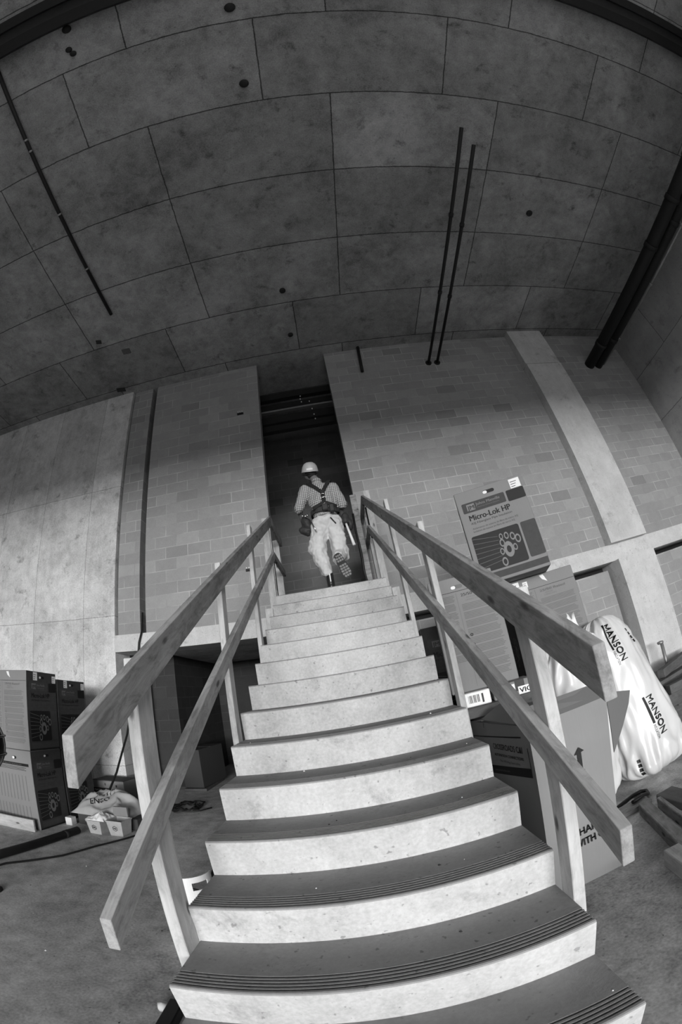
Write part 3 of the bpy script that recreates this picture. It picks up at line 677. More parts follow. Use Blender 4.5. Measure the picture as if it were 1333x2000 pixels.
def capsule(b, p0, r0, p1, r1, seg=14, flat_=None, n=8):
    """tapered capsule; flat_ = (axis vector, factor) squeezes the cross-section"""
    p0 = Vector(p0); p1 = Vector(p1); d = p1 - p0; L_ = d.length; d.normalize()
    a = d.cross(Vector((0, 1, 0)) if abs(d.y) < .9 else Vector((1, 0, 0))).normalized(); c = d.cross(a)
    prof_ = []
    for i in range(5): t = pi / 2 * i / 5; prof_.append((-r0 * cos(t), r0 * sin(t)))
    for i in range(n + 1): t = i / n; prof_.append((L_ * t, r0 + (r1 - r0) * t))
    for i in range(1, 6): t = pi / 2 * i / 5; prof_.append((L_ + r1 * sin(t), max(1e-4, r1 * cos(t))))
    prof_[0] = (-r0, 1e-4); V = []; F = []
    for (x, r) in prof_:
        for k in range(seg):
            t = 2 * pi * k / seg; o_ = a * cos(t) * r + c * sin(t) * r
            if flat_: ax = Vector(flat_[0]).normalized(); o_ -= ax * o_.dot(ax) * (1 - flat_[1])
            V.append(p0 + d * x + o_)
    m_ = len(prof_)
    for i in range(m_ - 1):
        for k in range(seg): F.append((i * seg + k, i * seg + (k + 1) % seg, (i + 1) * seg + (k + 1) % seg, (i + 1) * seg + k))
    F.append(tuple(range(seg))[::-1]); F.append(tuple((m_ - 1) * seg + k for k in range(seg))); b.add(V, F, 0, True)
def ellipsoid(b, c, r, T=None, seg=18, n=12):
    V = []; F = []
    for i in range(n + 1):
        t = -pi / 2 + pi * i / n; rr = max(1e-3, cos(t))
        for k in range(seg):
            a = 2 * pi * k / seg; p = Vector((r[0] * rr * cos(a), r[1] * rr * sin(a), r[2] * sin(t)))
            if T is not None: p = T @ p
            V.append(p + Vector(c))
    for i in range(n):
        for k in range(seg): F.append((i * seg + k, i * seg + (k + 1) % seg, (i + 1) * seg + (k + 1) % seg, (i + 1) * seg + k))
    F.append(tuple(range(seg))[::-1]); F.append(tuple(n * seg + k for k in range(seg))); b.add(V, F, 0, True)
def ribbon(b, pts, nrm, w, t=.004, mi=0):
    """flat strap through pts, facing nrm"""
    pts = [Vector(p) for p in pts]; V = []; n_ = len(pts)
    for i, p in enumerate(pts):
        d = (pts[min(i + 1, n_ - 1)] - pts[max(0, i - 1)]).normalized(); nn = Vector(nrm[i] if isinstance(nrm[0], (list, tuple, Vector)) else nrm).normalized()
        s_ = d.cross(nn).normalized() * w / 2
        V += [p - s_, p + s_, p + s_ - nn * t, p - s_ - nn * t]
    F = []
    for i in range(n_ - 1):
        for k in range(4): F.append((i * 4 + k, (i + 1) * 4 + k, (i + 1) * 4 + (k + 1) % 4, i * 4 + (k + 1) % 4))
    F += [(0, 1, 2, 3), tuple((n_ - 1) * 4 + k for k in (3, 2, 1, 0))]
    b.add(V, F, mi)

# ------------------------------------------------------------------ worker
M['skin'] = flat('weathered_skin', .16, .6, .3, var=.1, sc=30)
M['hair'] = flat('dark_hair', .015, .8)
M['shirt'] = plaid('plaid_shirt')
M['pants'] = flat('light_work_trousers', .58, .9, .1, var=.18, sc=9)
M['leather'] = flat('dark_tool_leather', .035, .6, .3, var=.3)
M['strap'] = flat('black_webbing', .014, .7)
M['hat'] = flat('pale_hard_hat', .44, .35, .5, var=.04)
M['chrome'] = flat('bright_buckle_metal', .75, .2, .6, 1.0)
M['boot'] = flat('black_boot', .015, .35, .5)
M['lug'] = flat('dusty_sole_lug', .24, .8)
FZ = ZL
wk = thing('person', 'worker in pale hard hat, plaid shirt, harness and light trousers climbing onto the landing', 'person', (-.03, 4.82, FZ))
hip = {-1: Vector((-.105, 4.83, 3.56)), 1: Vector((.105, 4.82, 3.54))}
knee = {-1: Vector((-.165, 4.84, 3.18)), 1: Vector((.115, 4.84, 3.12))}
ank = {-1: Vector((-.075, 4.80, FZ + .10)), 1: Vector((.055, 4.56, 2.97))}
sho = {-1: Vector((-.225, 4.88, 4.14)), 1: Vector((.165, 4.88, 4.11))}
elb = {-1: Vector((-.335, 4.83, 3.86)), 1: Vector((.245, 4.83, 3.83))}
wri = {-1: Vector((-.325, 5.02, 3.74)), 1: Vector((.215, 5.03, 3.72))}
neck = Vector((-.045, 4.90, 4.26)); head = Vector((-.115, 4.955, 4.44))
b = MB()
ellipsoid(b, (0, 4.83, 3.62), (.165, .115, .13)); ellipsoid(b, (-.01, 4.85, 3.80), (.150, .105, .16)); ellipsoid(b, (-.02, 4.87, 4.02), (.180, .120, .19))
capsule(b, (-.03, 4.88, 4.15), .07, neck, .058); capsule(b, neck, .055, head + Vector((.02, -.02, -.06)), .055)
ellipsoid(b, head, (.078, .098, .112), Matrix.Rotation(.25, 3, 'Y')); ellipsoid(b, head + Vector((-.01, .055, -.065)), (.055, .06, .05))   # skull and jaw
ellipsoid(b, head + Vector((-.005, .108, -.02)), (.014, .02, .026))                                                                   # nose
for s_ in (-1, 1):
    ellipsoid(b, head + Vector((s_ * .080, .0, -.02)), (.010, .022, .034))                                                           # ears
    capsule(b, Vector((-.03, 4.87, 4.13)), .07, sho[s_], .062); capsule(b, sho[s_], .056, elb[s_], .043); capsule(b, elb[s_], .042, wri[s_], .029)
    h_ = wri[s_]; d_ = (wri[s_] - elb[s_]).normalized(); side_ = Vector((1, 0, 0)); dn = Vector((0, -.2, -1)).normalized()
    capsule(b, h_, .026, h_ + d_ * .07 , .033, flat_=((1, 0, 0), .6))
    pc = h_ + d_ * .075
    for k, (ln_, off) in enumerate(((.070, .030), (.080, .010), (.075, -.010), (.058, -.030))):
        r0 = pc + Vector((0, .0, off)) + d_ * .01; k1 = r0 + (d_ + Vector((-s_ * .35, 0, 0))).normalized() * ln_ * .5; k2 = k1 + (d_ * .5 + Vector((-s_ * .9, 0, -.2))).normalized() * ln_ * .5
        capsule(b, r0 - d_ * .02, .010, k1, .009, 8, n=3); capsule(b, k1, .009, k2, .0075, 8, n=3)
    t0 = h_ + d_ * .03 + Vector((-s_ * .012, 0, .030)); t1 = t0 + Vector((-s_ * .02, .025, .022)); capsule(b, t0, .012, t1, .010, 8, n=3); capsule(b, t1, .010, t1 + d_ * .03 + Vector((-s_ * .01, 0, 0)), .008, 8, n=3)
    capsule(b, hip[s_], .085, knee[s_], .055); capsule(b, knee[s_], .055, ank[s_], .040)
capsule(b, ank[-1], .038, ank[-1] + Vector((-.01, .14, -.055)), .030); capsule(b, ank[1], .038, (.10, 4.515, 2.82), .030)
body = fuse(b, 'body', M['skin'], wk, None, .010, 3)
# hair under the hat
b = MB(); ellipsoid(b, head + Vector((.004, -.018, -.005)), (.086, .092, .095)); ellipsoid(b, head + Vector((.015, -.045, -.06)), (.066, .05, .05)); fuse(b, 'hair', M['hair'], wk, None, .01, 2, .003, 40)
# shirt
b = MB()
ellipsoid(b, (.0, 4.84, 3.76), (.178, .128, .15)); ellipsoid(b, (-.015, 4.855, 3.92), (.190, .135, .17)); ellipsoid(b, (-.025, 4.875, 4.06), (.205, .135, .145))
capsule(b, (-.03, 4.88, 4.12), .095, neck + Vector((0, 0, -.01)), .066); capsule(b, (-.005, 4.84, 3.66), .12, (-.01, 4.85, 3.8), .15, flat_=((0, 1, 0), .75))
for s_ in (-1, 1):
    capsule(b, Vector((-.03, 4.875, 4.12)), .085, sho[s_], .080); capsule(b, sho[s_], .078, elb[s_] + (elb[s_] - sho[s_]) * .02, .068)
shirt = fuse(b, 'shirt', M['shirt'], wk, None, .011, 4, .010, 13)
b = MB(); ribbon(b, [neck + Vector((.07 * cos(a), .07 * sin(a), .012)) for a in [2 * pi * k / 14 for k in range(15)]], [Vector((cos(a), sin(a), .3)) for a in [2 * pi * k / 14 for k in range(15)]], .035, .006); b.build('collar', M['shirt'], wk)
# trousers
b = MB()
ellipsoid(b, (.0, 4.83, 3.60), (.180, .135, .125))
for s_ in (-1, 1):
    capsule(b, hip[s_] + Vector((-s_ * .012, 0, .02)), .116, knee[s_], .098)
capsule(b, knee[-1], .098, (-.095, 4.80, 2.92), .074)
ellipsoid(b, knee[-1] + Vector((-.03, .01, .10)), (.10, .09, .12))
capsule(b, knee[1], .094, (.070, 4.62, 3.03), .075); capsule(b, (.075, 4.66, 3.06), .078, (.060, 4.58, 2.97), .066)
ellipsoid(b, knee[1] + Vector((.01, .0, .03)), (.098, .09, .12))
fuse(b, 'trousers', M['pants'], wk, None, .010, 2, .022, 11)
# boots
b = MB(); capsule(b, (-.075, 4.79, FZ + .06), .048, (-.075, 4.795, FZ + .20), .050); capsule(b, (-.075, 4.78, FZ + .045), .042, (-.09, 4.95, FZ + .04), .040); fuse(b, 'boot', M['boot'], wk, None, .008, 2)
b = MB(); b.bbox((-.125, 4.735, FZ), (-.03, 5.0, FZ + .022), .008); b.build('sole', M['boot'], wk)
b = MB(); ribbon(b, [(-.072, 4.735 - .004, FZ + .10 + .05 * k) for k in range(3)], (0, -1, 0), .012, .003); b.build('pull_tab', M['paper'], wk)
# raised boot: sole plane faces the viewer, heel up, toe down and to the right
hl = Vector((.055, 4.46, 3.020)); te = Vector((.148, 4.42, 2.705)); ud = (te - hl).normalized(); nv = Vector((-.05, -1, -.18)); nv = (nv - ud * nv.dot(ud)).normalized(); sd = ud.cross(nv)
b = MB(); capsule(b, ank[1] + Vector((0, .02, .04)), .050, hl + ud * .04 - nv * .06, .046); capsule(b, hl + ud * .045 - nv * .045, .043, te - ud * .05 - nv * .040, .042); fuse(b, 'boot', M['boot'], wk, None, .008, 2)
Tm = Matrix([[ud[i], sd[i], nv[i], hl[i]] for i in range(3)] + [[0, 0, 0, 1]])
out = []
for k in range(36):
    a = 2 * pi * k / 36; x = .160 - .165 * cos(a); w_ = .054 + .010 * (x / .3) - .012 * math.exp(-((x - .12) / .05) ** 2); out.append((x, w_ * (abs(sin(a)) ** .6) * (1 if sin(a) >= 0 else -1)))
b = MB(); V = [Tm @ Vector((x, y, 0)) for x, y in out] + [Tm @ Vector((x, y, -.022)) for x, y in out]; n = 36
b.add(V, [tuple(range(n)), tuple(range(n, 2 * n))[::-1]] + [(i, i + n, (i + 1) % n + n, (i + 1) % n) for i in range(n)]); sole = b.build('sole', M['boot'], wk)
treads = {}
for i in range(9):
    if i == 3: continue
    b = treads.setdefault('heel_tread' if i < 3 else 'toe_tread', MB())
    x = .020 + i * .034
    hw = .046 + .008 * (x / .3) - .010 * math.exp(-((x - .12) / .05) ** 2) - (.012 if i in (0, 8) else 0)
    for j in range(3):
        y0_ = -hw + j * 2 * hw / 3 + .002; y1_ = y0_ + 2 * hw / 3 - .005
        b.bbox((x, y0_, 0), (x + .025, y1_, .006), .002, 0, Tm)
for k_, b in treads.items(): b.build(k_, M['lug'], sole)
# hard hat
Th = Matrix.Translation(head + Vector((.0, -.010, .032))) @ Matrix.Rotation(.50, 4, 'X') @ Matrix.Rotation(.06, 4, 'Y')
b = MB(); pf = [(.001, .118), (.045, .113), (.080, .095), (.104, .064), (.115, .030), (.120, 0), (.124, -.004), (.120, -.007), (.112, 0), (.100, .055), (.06, .095), (.001, .108)]
b.lathe(pf, (0, 0, 0), 32, 0, Th @ Matrix.Diagonal((1, 1.18, 1.18, 1)))
hat = b.build('hard_hat', M['hat'], wk)
b = MB(); V = []; F = []
for k in range(17):
    a = radians(20 + 140 * k / 16); V += [Th @ Vector((.12 * cos(a), .12 * 1.18 * sin(a), -.002)), Th @ Vector((.125 * cos(a), .12 * 1.18 * sin(a) + .055 * sin(a), -.014))]
b.add(V, [(2 * k, 2 * k + 1, 2 * k + 3, 2 * k + 2) for k in range(16)]); b.add([v + Vector((0, 0, -.004)) for v in V], [(2 * k + 2, 2 * k + 3, 2 * k + 1, 2 * k) for k in range(16)]); b.build('hat_brim', M['hat'], hat)
b = MB(); Pn = []
for k in range(7): a = radians(-112 + 44 * k / 6); Pn.append(Th @ Vector((.1165 * cos(a), .1165 * 1.18 * sin(a), .032)))
ribbon(b, Pn, [(Th.to_3x3() @ Vector((cos(radians(-112 + 44 * k / 6)), sin(radians(-112 + 44 * k / 6)), .2))) for k in range(7)], .024, .002); b.build('hat_sticker', M['paper'], hat)
b = MB(); b.tube([Th @ Vector((.105 * cos(2 * pi * k / 20), .105 * 1.15 * sin(2 * pi * k / 20), -.035)) for k in range(20)], .009, 6, closed=True); b.build('hat_headband', M['strap'], hat)
# harness
def back(x, z):   # outward point on the back at x, z
    yc = 4.855 + (z - 3.92) * .12; return Vector((x, yc - .142 * sqrt(max(.06, 1 - ((x + .02) / .225) ** 2)) - .008, z))
hr = MB(); C_ = (.010, 3.99)
for (xs_, zs_) in ((-.165, 4.19), (.125, 4.19)):
    pts_ = [back(C_[0] + (xs_ - C_[0]) * t_, C_[1] + (zs_ - C_[1]) * t_) for t_ in [k / 8 for k in range(9)]]
    pts_ += [pts_[-1] + Vector((0, .07, .035)), pts_[-1] + Vector((0, .16, .0)), pts_[-1] + Vector((0, .23, -.12))]
    ribbon(hr, pts_, [Vector((0, -1, .15))] * 8 + [Vector((0, -.7, .7)), Vector((0, 0, 1)), Vector((0, 1, .3)), Vector((0, 1, 0))], .048, .006)
ribbon(hr, [back(C_[0], 3.99 - .02 * k) for k in range(9)], (0, -1, 0), .05, .006)
for s_ in (-1, 1): ribbon(hr, [back(C_[0] + s_ * .02 * k, 3.83 - .008 * k) for k in range(9)], (0, -1, 0), .045, .006)
har = hr.build('harness', M['strap'], wk)
b = MB(); c0 = back(.010, 3.99) + Vector((0, -.008, 0)); b.bbox(tuple(c0 - Vector((.03, .004, .03))), tuple(c0 + Vector((.03, .006, .03))), .006); b.build('back_plate', M['strap'], har)
b = MB(); b.tube([c0 + Vector((.026 * cos(2 * pi * k / 16), -.010, -.058 + .030 * sin(2 * pi * k / 16))) for k in range(16)], .0045, 6, closed=True)
b.tube([c0 + Vector((-.028, -.012, -.05)), c0 + Vector((-.022, -.012, -.085)), c0 + Vector((-.034, -.012, -.115))], .005, 6); b.tube([c0 + Vector((.030, -.012, -.05)), c0 + Vector((.024, -.012, -.08)), c0 + Vector((.036, -.012, -.110))], .005, 6); b.build('d_ring', M['chrome'], har)
b = MB(); b.lathe([(0, .008), (.012, .006), (.014, 0), (.012, -.006), (0, -.008)], tuple(back(-.015, 4.045) + Vector((0, -.012, 0))), 12); b.build('stud', M['chrome'], har)
# tool belt
b = MB(); pb_ = []
for k in range(28): a = 2 * pi * k / 28; pb_.append((Vector((.192 * cos(a), 4.84 + .150 * sin(a), 3.735 + .01 * sin(2 * a))), Vector((cos(a), sin(a), 0))))
pb_.append(pb_[0]); ribbon(b, [p for p, _ in pb_], [q for _, q in pb_], .060, .008); belt = b.build('tool_belt', M['leather'], wk)
b = MB(); b.bbox((-.03, 4.66, 3.70), (.055, 4.69, 3.80), .012); b.bbox((.065, 4.67, 3.67), (.13, 4.71, 3.78), .012); b.build('belt_pad', M['leather'], belt)
b = MB(); b.tube([(-.005, 4.652, 3.785), (.03, 4.650, 3.795)], .006, 6); b.build('buckle', M['chrome'], belt)
def pouch(c, r, T_=None):
    b = MB(); ellipsoid(b, c, r, T_); return b
b = pouch((-.262, 4.87, 3.63), (.068, .085, .115), Matrix.Rotation(-.35, 3, 'Y')); capsule(b, (-.325, 4.88, 3.56), .055, (-.26, 4.86, 3.50), .045); fuse(b, 'pouch', M['leather'], belt, None, .01, 2, .008, 22)
b = pouch((.245, 4.86, 3.60), (.058, .08, .105), Matrix.Rotation(.2, 3, 'Y')); ellipsoid(b, (.295, 4.84, 3.52), (.05, .07, .085)); fuse(b, 'pouch', M['leather'], belt, None, .01, 2, .008, 22)
for q in ((-.30, 4.765, 3.70), (-.262, 4.765, 3.69), (-.235, 4.77, 3.70)):
    b = MB(); b.tube([q, (q[0], q[1], q[2] + .035)], .011, 8); b.build('tool_tip', M['chrome'], belt)
b = MB(); b.tube([(-.225, 4.745, 3.70), (-.17, 4.725, 3.52), (-.150, 4.718, 3.44)], [.008, .009, .010], 8); b.build('spanner', M['chrome'], belt)
b = MB(); b.tube([(.06, 4.70, 3.60), (.115, 4.69, 3.50)], .008, 8); b.build('screwdriver', M['boot'], belt)
b = MB(); b.tube([(.245, 4.76, 3.50), (.27, 4.74, 3.34), (.295, 4.73, 3.18)], [.014, .016, .020], 10); hm = b.build('hammer_handle', M['paper'], belt)
b = MB(); b.tube([(.21, 4.765, 3.515), (.285, 4.765, 3.50)], .018, 10); b.build('hammer_head', M['boot'], hm)

# ------------------------------------------------------------------ white insulation bags
M['bagfilm'] = flat('glossy_white_film', .62, .30, .5, var=.03, sc=5)
class Bag:
    """pillow-shaped bag about an axis from p0 (bottom) to p1 (top)"""
    def __init__(s, p0, p1, ra, rb, side, seed, wr=.018, pw=(.16, .22), taper=0):
        s.taper = taper
        s.p0 = Vector(p0); s.p1 = Vector(p1); s.d = (s.p1 - s.p0); s.Ln = s.d.length; s.d.normalize()
        s.a = Vector(side); s.a = (s.a - s.d * s.a.dot(s.d)).normalized(); s.c = s.d.cross(s.a); s.ra = ra; s.rb = rb; s.seed = seed; s.wr = wr; s.pw = pw
    def pt(s, th, t, off=0):
        lo, hi = s.pw; e = 1.0
        if t < lo: e = sqrt(max(0, 1 - ((lo - t) / lo) ** 2))
        if t > 1 - hi: e = .12 + .88 * sqrt(max(0, 1 - ((t - 1 + hi) / hi) ** 2))
        e *= 1 + s.taper * (.45 - t)
        ca, sa = cos(th), sin(th)
        p = s.p0 + s.d * (t * s.Ln) + s.a * ca * s.ra * e + s.c * sa * s.rb * e
        q = Vector((ca * 1.6, sa * 1.6, t * 2.2 + s.seed)); end = max(0, 1 - min(t / .3, (1 - t) / .35))
        k = noise.noise(q * 1.1) * .9 + noise.noise(q * 2.6 + Vector((0, 0, 4))) * .5
        r1 = 1 - abs(noise.noise(Vector((ca * 3.2, sa * 3.2, t * 5 + s.seed)))) * 2.2
        k += (r1 - .45) * (.25 + 1.0 * end)
        n = (s.a * ca * s.rb + s.c * sa * s.ra).normalized()
        return p + n * (k * s.wr + off)
    def mesh(s, m, root, nt_=96, nz_=90):
        V = [s.pt(2 * pi * i / nt_, j / nz_) for j in range(nz_ + 1) for i in range(nt_)]
        F = [(j * nt_ + i, j * nt_ + (i + 1) % nt_, (j + 1) * nt_ + (i + 1) % nt_, (j + 1) * nt_ + i) for j in range(nz_) for i in range(nt_)]
        F.append(tuple(range(nt_))[::-1]); F.append(tuple(nz_ * nt_ + i for i in range(nt_)))
        b = MB(); b.add(V, F, 0, True); return b.build('film', m, root)
    def map(s, th0, t0, x, y, off=.003):   # x runs down the axis, y across
        r = (s.ra + s.rb) / 2; return s.pt(th0 + y / r, t0 - x / s.Ln, off)
    def text(s, b, body, th0, t0, x, y, size, mi=0, width=None, bold=0):
        v, f = text_geo(body); w = max(p[0] for p in v) - min(p[0] for p in v); sx = size if width is None else width / w; x0 = min(p[0] for p in v)
        for bb in ([0] if not bold else (-bold, 0, bold)):
            b.add([s.map(th0, t0, x + (p[0] - x0) * sx, y + p[1] * size + bb, .004 + abs(bb) * .05) for p in v], f, mi)
    def bar(s, b, th0, t0, x0, x1, y0, y1, mi=0, n=24):
        V = []
        for k in range(n + 1): x = x0 + (x1 - x0) * k / n; V += [s.map(th0, t0, x, y0), s.map(th0, t0, x, (y0 + y1) / 2), s.map(th0, t0, x, y1)]
        F = []
        for k in range(n): q = 3 * k; F += [(q, q + 3, q + 4, q + 1), (q + 1, q + 4, q + 5, q + 2)]
        b.add(V, F, mi)
root = thing('insulation_bag', 'big white plastic bag printed MANSON standing upright beyond the open box', 'plastic bag', (2.42, 3.24, 0))
bg1 = Bag((2.42, 3.06, .0), (2.27, 3.34, 1.52), .34, .25, (1, 0, 0), 3.3, .042, (.09, .20), .30)
bg1.mesh(M['bagfilm'], root)
b = MB()
TH = -pi / 2
for t0, t1 in ((.93, TH - .30), (.45, TH - .08)):
    b = MB(); bg1.text(b, 'MANSON', t1, t0, 0, 0, .085, 0, .36, .0035); bg1.bar(b, t1, t0, -.01, .24, -.032, -.014)
    bg1.text(b, 'INSULATION', t1, t0, .25, -.036, .030, 1, .13); b.build('lettering', PR, root)
for t0, y in ((.86, .62), (.15, -.95)):
    b = MB()
    for k in range(4): bg1.bar(b, TH + y, t0, k * .042, k * .042 + .030, 0, .035, 0 if k else 1, 4)
    b.build('symbols', PR, root)
root = thing('insulation_bag', 'crumpled white plastic bag behind the top rail post, its end tied up in a tuft', 'plastic bag', (1.80, 2.95, 0))
bg2 = Bag((1.66, 2.97, .0), (1.72, 2.98, 1.46), .27, .17, (1, 0, 0), 8.1, .05, (.16, .26), -.45)
bg2.mesh(M['bagfilm'], root)
q_ = bg2.p1 + Vector((.07, -.05, -.05)); V = []; F = []
for k in range(13):
    u = k / 12 - .5; zz = .012 * (-1) ** k
    for j in range(6):
        t_ = j / 5; V.append(q_ + Vector((u * (.09 + .05 * t_) - .035 * t_ + .006 * sin(9 * t_ + k), zz * (1 - .3 * t_) + .02 * t_, t_ * (.20 + .035 * sin(k * 1.3)))))
for k in range(12):
    for j in range(5): F.append((k * 6 + j, (k + 1) * 6 + j, (k + 1) * 6 + j + 1, k * 6 + j + 1))
b = MB(); b.add(V, F, 0, True); tf = b.build('tied_end', M['bagfilm'], root); md = tf.modifiers.new('t', 'SOLIDIFY'); md.thickness = .005
b = MB(); ellipsoid(b, q_ + Vector((.10, -.01, -.02)), (.06, .05, .055)); ellipsoid(b, q_ + Vector((.02, .0, -.02)), (.07, .05, .05)); fuse(b, 'gathered_neck', M['bagfilm'], root, None, .010, 1, .018, 22)
# things at the foot of the bags
b = MB(); pts = [(1.66, 2.72, .02), (1.80, 2.765, .02), (1.92, 2.80, .02), (2.0, 2.80, .02), (2.03, 2.76, .02), (2.0, 2.70, .02), (1.92, 2.66, .052), (1.80, 2.64, .052)]
b.tube(pts, .016, 10); tag(b.build('hose', M['black']), 'black rubber hose loop on the floor at the foot of the white bags', 'hose')
b = MB(); b.bbox((1.55, 2.56, .0), (1.93, 2.70, .035), .005, 0, None); o = b.build('plank', M['wood'], None, Matrix.Translation((0, 0, 0))); tag(o, 'short flat offcut board between the open box and the white bags', 'board')
b = MB(); Mx, ln = frame_between((1.74, 2.72, .006), (1.90, 2.76, .006), (0, 1, 0)); b.bbox((0, -.02, -.004), (ln, .02, .004), .002); tag(b.build('scrap', M['paper'], None, Mx), 'thin white scrap on the floor before the hose loop', 'scrap')
# timbers on the floor at right
def floor_timber(label, p0, p1, w, h, m='wood_dark', group=None, z=0):
    Mx, ln = frame_between((p0[0], p0[1], z + h / 2), (p1[0], p1[1], z + h / 2), (0, 0, 1)); b = MB(); b.bbox((0, -h / 2, -w / 2), (ln, h / 2, w / 2), .005)
    return tag(b.build('timber', M[m], None, Mx), label, 'timber', group)
floor_timber('long grey timber on the floor at the right edge, left of its neighbour', (1.795, 2.49), (1.50, 1.62), .085, .09, 'wood', 'floor timbers at right')
floor_timber('second long grey timber lying close against the first on the right floor', (1.90, 2.44), (1.66, 1.66), .035, .09, 'wood', 'floor timbers at right')
floor_timber('dark board lying beyond the paired floor timbers at the right edge', (2.02, 2.52), (1.98, 1.75), .16, .07, 'wood_dark', 'floor timbers at right')
floor_timber('thick pale timber with sawn end lying nearest us at the right edge', (1.46, 1.80), (1.32, 1.15), .10, .11, 'wood_pale', 'floor timbers at right')
# debris by the pier
pallet('rough timber pallet leaning pile at the foot of the concrete pier', (3.55, 4.35, 0), .12, 1.3, .9, .22)
for i, (p0, p1, w, h, z, lb) in enumerate([((3.7, 4.62), (5.6, 4.92), .16, .16, .225, 'heavy dark timber on the pallet below the pier'), ((3.85, 4.36), (4.9, 4.28), .11, .12, .225, 'nail-holed board end on the pallet, front one'), ((4.1, 4.72), (5.4, 5.3), .12, .12, .39, 'dark timber topmost on the pile below the pier')]):
    floor_timber(lb, p0, p1, w, h, 'wood_dark', 'timbers piled below the pier', z)
b = MB(); b.tube([(4.78, 5.30, 0.0), (4.78, 5.30, .80)], .03, 10); b.lathe([(.0, .03), (.05, .02), (.06, 0), (.05, -.02), (0, -.03)], (4.72, 5.26, .80), 14); tag(b.build('pipe_stub', M['steel']), 'upright pipe stub with pale cap at the foot of the concrete pier', 'pipe')
# ------------------------------------------------------------------ left floor clutter
floor_timber('white plank lying in front of the far left cartons', (-4.9, 3.60), (-3.80, 3.70), .035, .15, 'wood_pale')
b = MB(); b.tube([(-3.46, 1.9, .045), (-3.43, 2.75, .045), (-3.33, 3.93, .045)], .045, 14); b.tube([(-3.35, 3.7, .045), (-3.345, 3.76, .045)], .048, 14); tag(b.build('steel_pipe', M['steel_dark']), 'dark steel pipe lying on the floor pointing at the small tubs', 'pipe')
b = MB(); cpts = [(-3.30, 1.9), (-3.31, 2.4), (-3.27, 2.70), (-3.12, 2.95), (-2.98, 3.2), (-2.86, 3.6), (-2.70, 3.95), (-2.58, 4.25)]
b.tube([(x, y, .011) for x, y in cpts], .011, 8); tag(b.build('cable', M['black']), 'black cable running along the left floor below the steel pipe', 'cable')
hp = [(-3.19, 5.835, 3.0), (-3.19, 5.80, 2.70), (-3.17, 5.74, 2.66), (-3.22, 5.73, 2.5), (-3.24, 5.70, 2.2), (-3.27, 5.55, 1.7), (-3.30, 5.30, 1.1), (-3.33, 4.95, .60), (-3.34, 4.60, .27), (-3.30, 4.42, .17)]
b = MB(); b.tube(hp, .016, 10); tag(b.build('cable', M['black']), 'thick black cable hanging out of the wall slot down to the tubs', 'cable')
M['drumblack'] = flat('glossy_black_enamel', .012, .15, .6); M['tubm'] = flat('pale_grey_plastic', .42, .5, .4)
def tub(label, c, w, h, yaw, flap_):
    root = thing('tub', label, 'tub', (c[0], c[1], 0), yaw, 'marked tubs'); T = local(root); a = w * .40; a2 = w / 2; b = MB()
    V = []; 
    for (r_, z_) in ((a, 0), (a2, h), (a2 - .006, h), (a - .006, .006)): V += [Vector((-r_, -r_, z_)), Vector((r_, -r_, z_)), Vector((r_, r_, z_)), Vector((-r_, r_, z_))]
    F = [(3, 2, 1, 0)]
    for k in range(3):
        for i in range(4): F.append((k * 4 + i, k * 4 + (i + 1) % 4, (k + 1) * 4 + (i + 1) % 4, (k + 1) * 4 + i))
    F.append((12, 13, 14, 15)); b.add([T @ v for v in V], F); b.build('body', M['tubm'], root)
    b = MB()
    for i in range(4):
        R_ = Matrix.Rotation(i * pi / 2, 4, 'Z'); b.bbox((-a2 - .006, -a2 - .006, h - .016), (a2 + .006, -a2, h), .002, 0, T @ R_)
    b.build('rim', M['tubm'], root)
    pb = MB(); sl = (a2 - a) / h; P = Panel(pb, (0, -a - .001, 0), (1, 0, 0), (0, -sl, 1), (0, -1, 0), .0015)
    for r0, r1 in ((.030, .034),):
        hx = [(r1 * cos(pi / 6 + k * pi / 3) * 1.1, h * .5 + r1 * sin(pi / 6 + k * pi / 3)) for k in range(6)]; hi_ = [(x * .8, h * .5 + (y - h * .5) * .8) for x, y in hx]
        for k in range(6): P.poly([hx[k], hi_[k], hi_[(k + 1) % 6], hx[(k + 1) % 6]], 0)
    P.text('MB', -.018, h * .5 - .012, .033, 0, 0, width=.036, bold=.001)
    o = pb.build('print', PR, root, T)
    return root
tub('left one of two small marked tubs on the left floor', (-3.135, 4.10), .205, .165, -.05, 0)
tub('right one of two small marked tubs on the left floor', (-2.855, 4.12), .215, .185, -.05, 1)
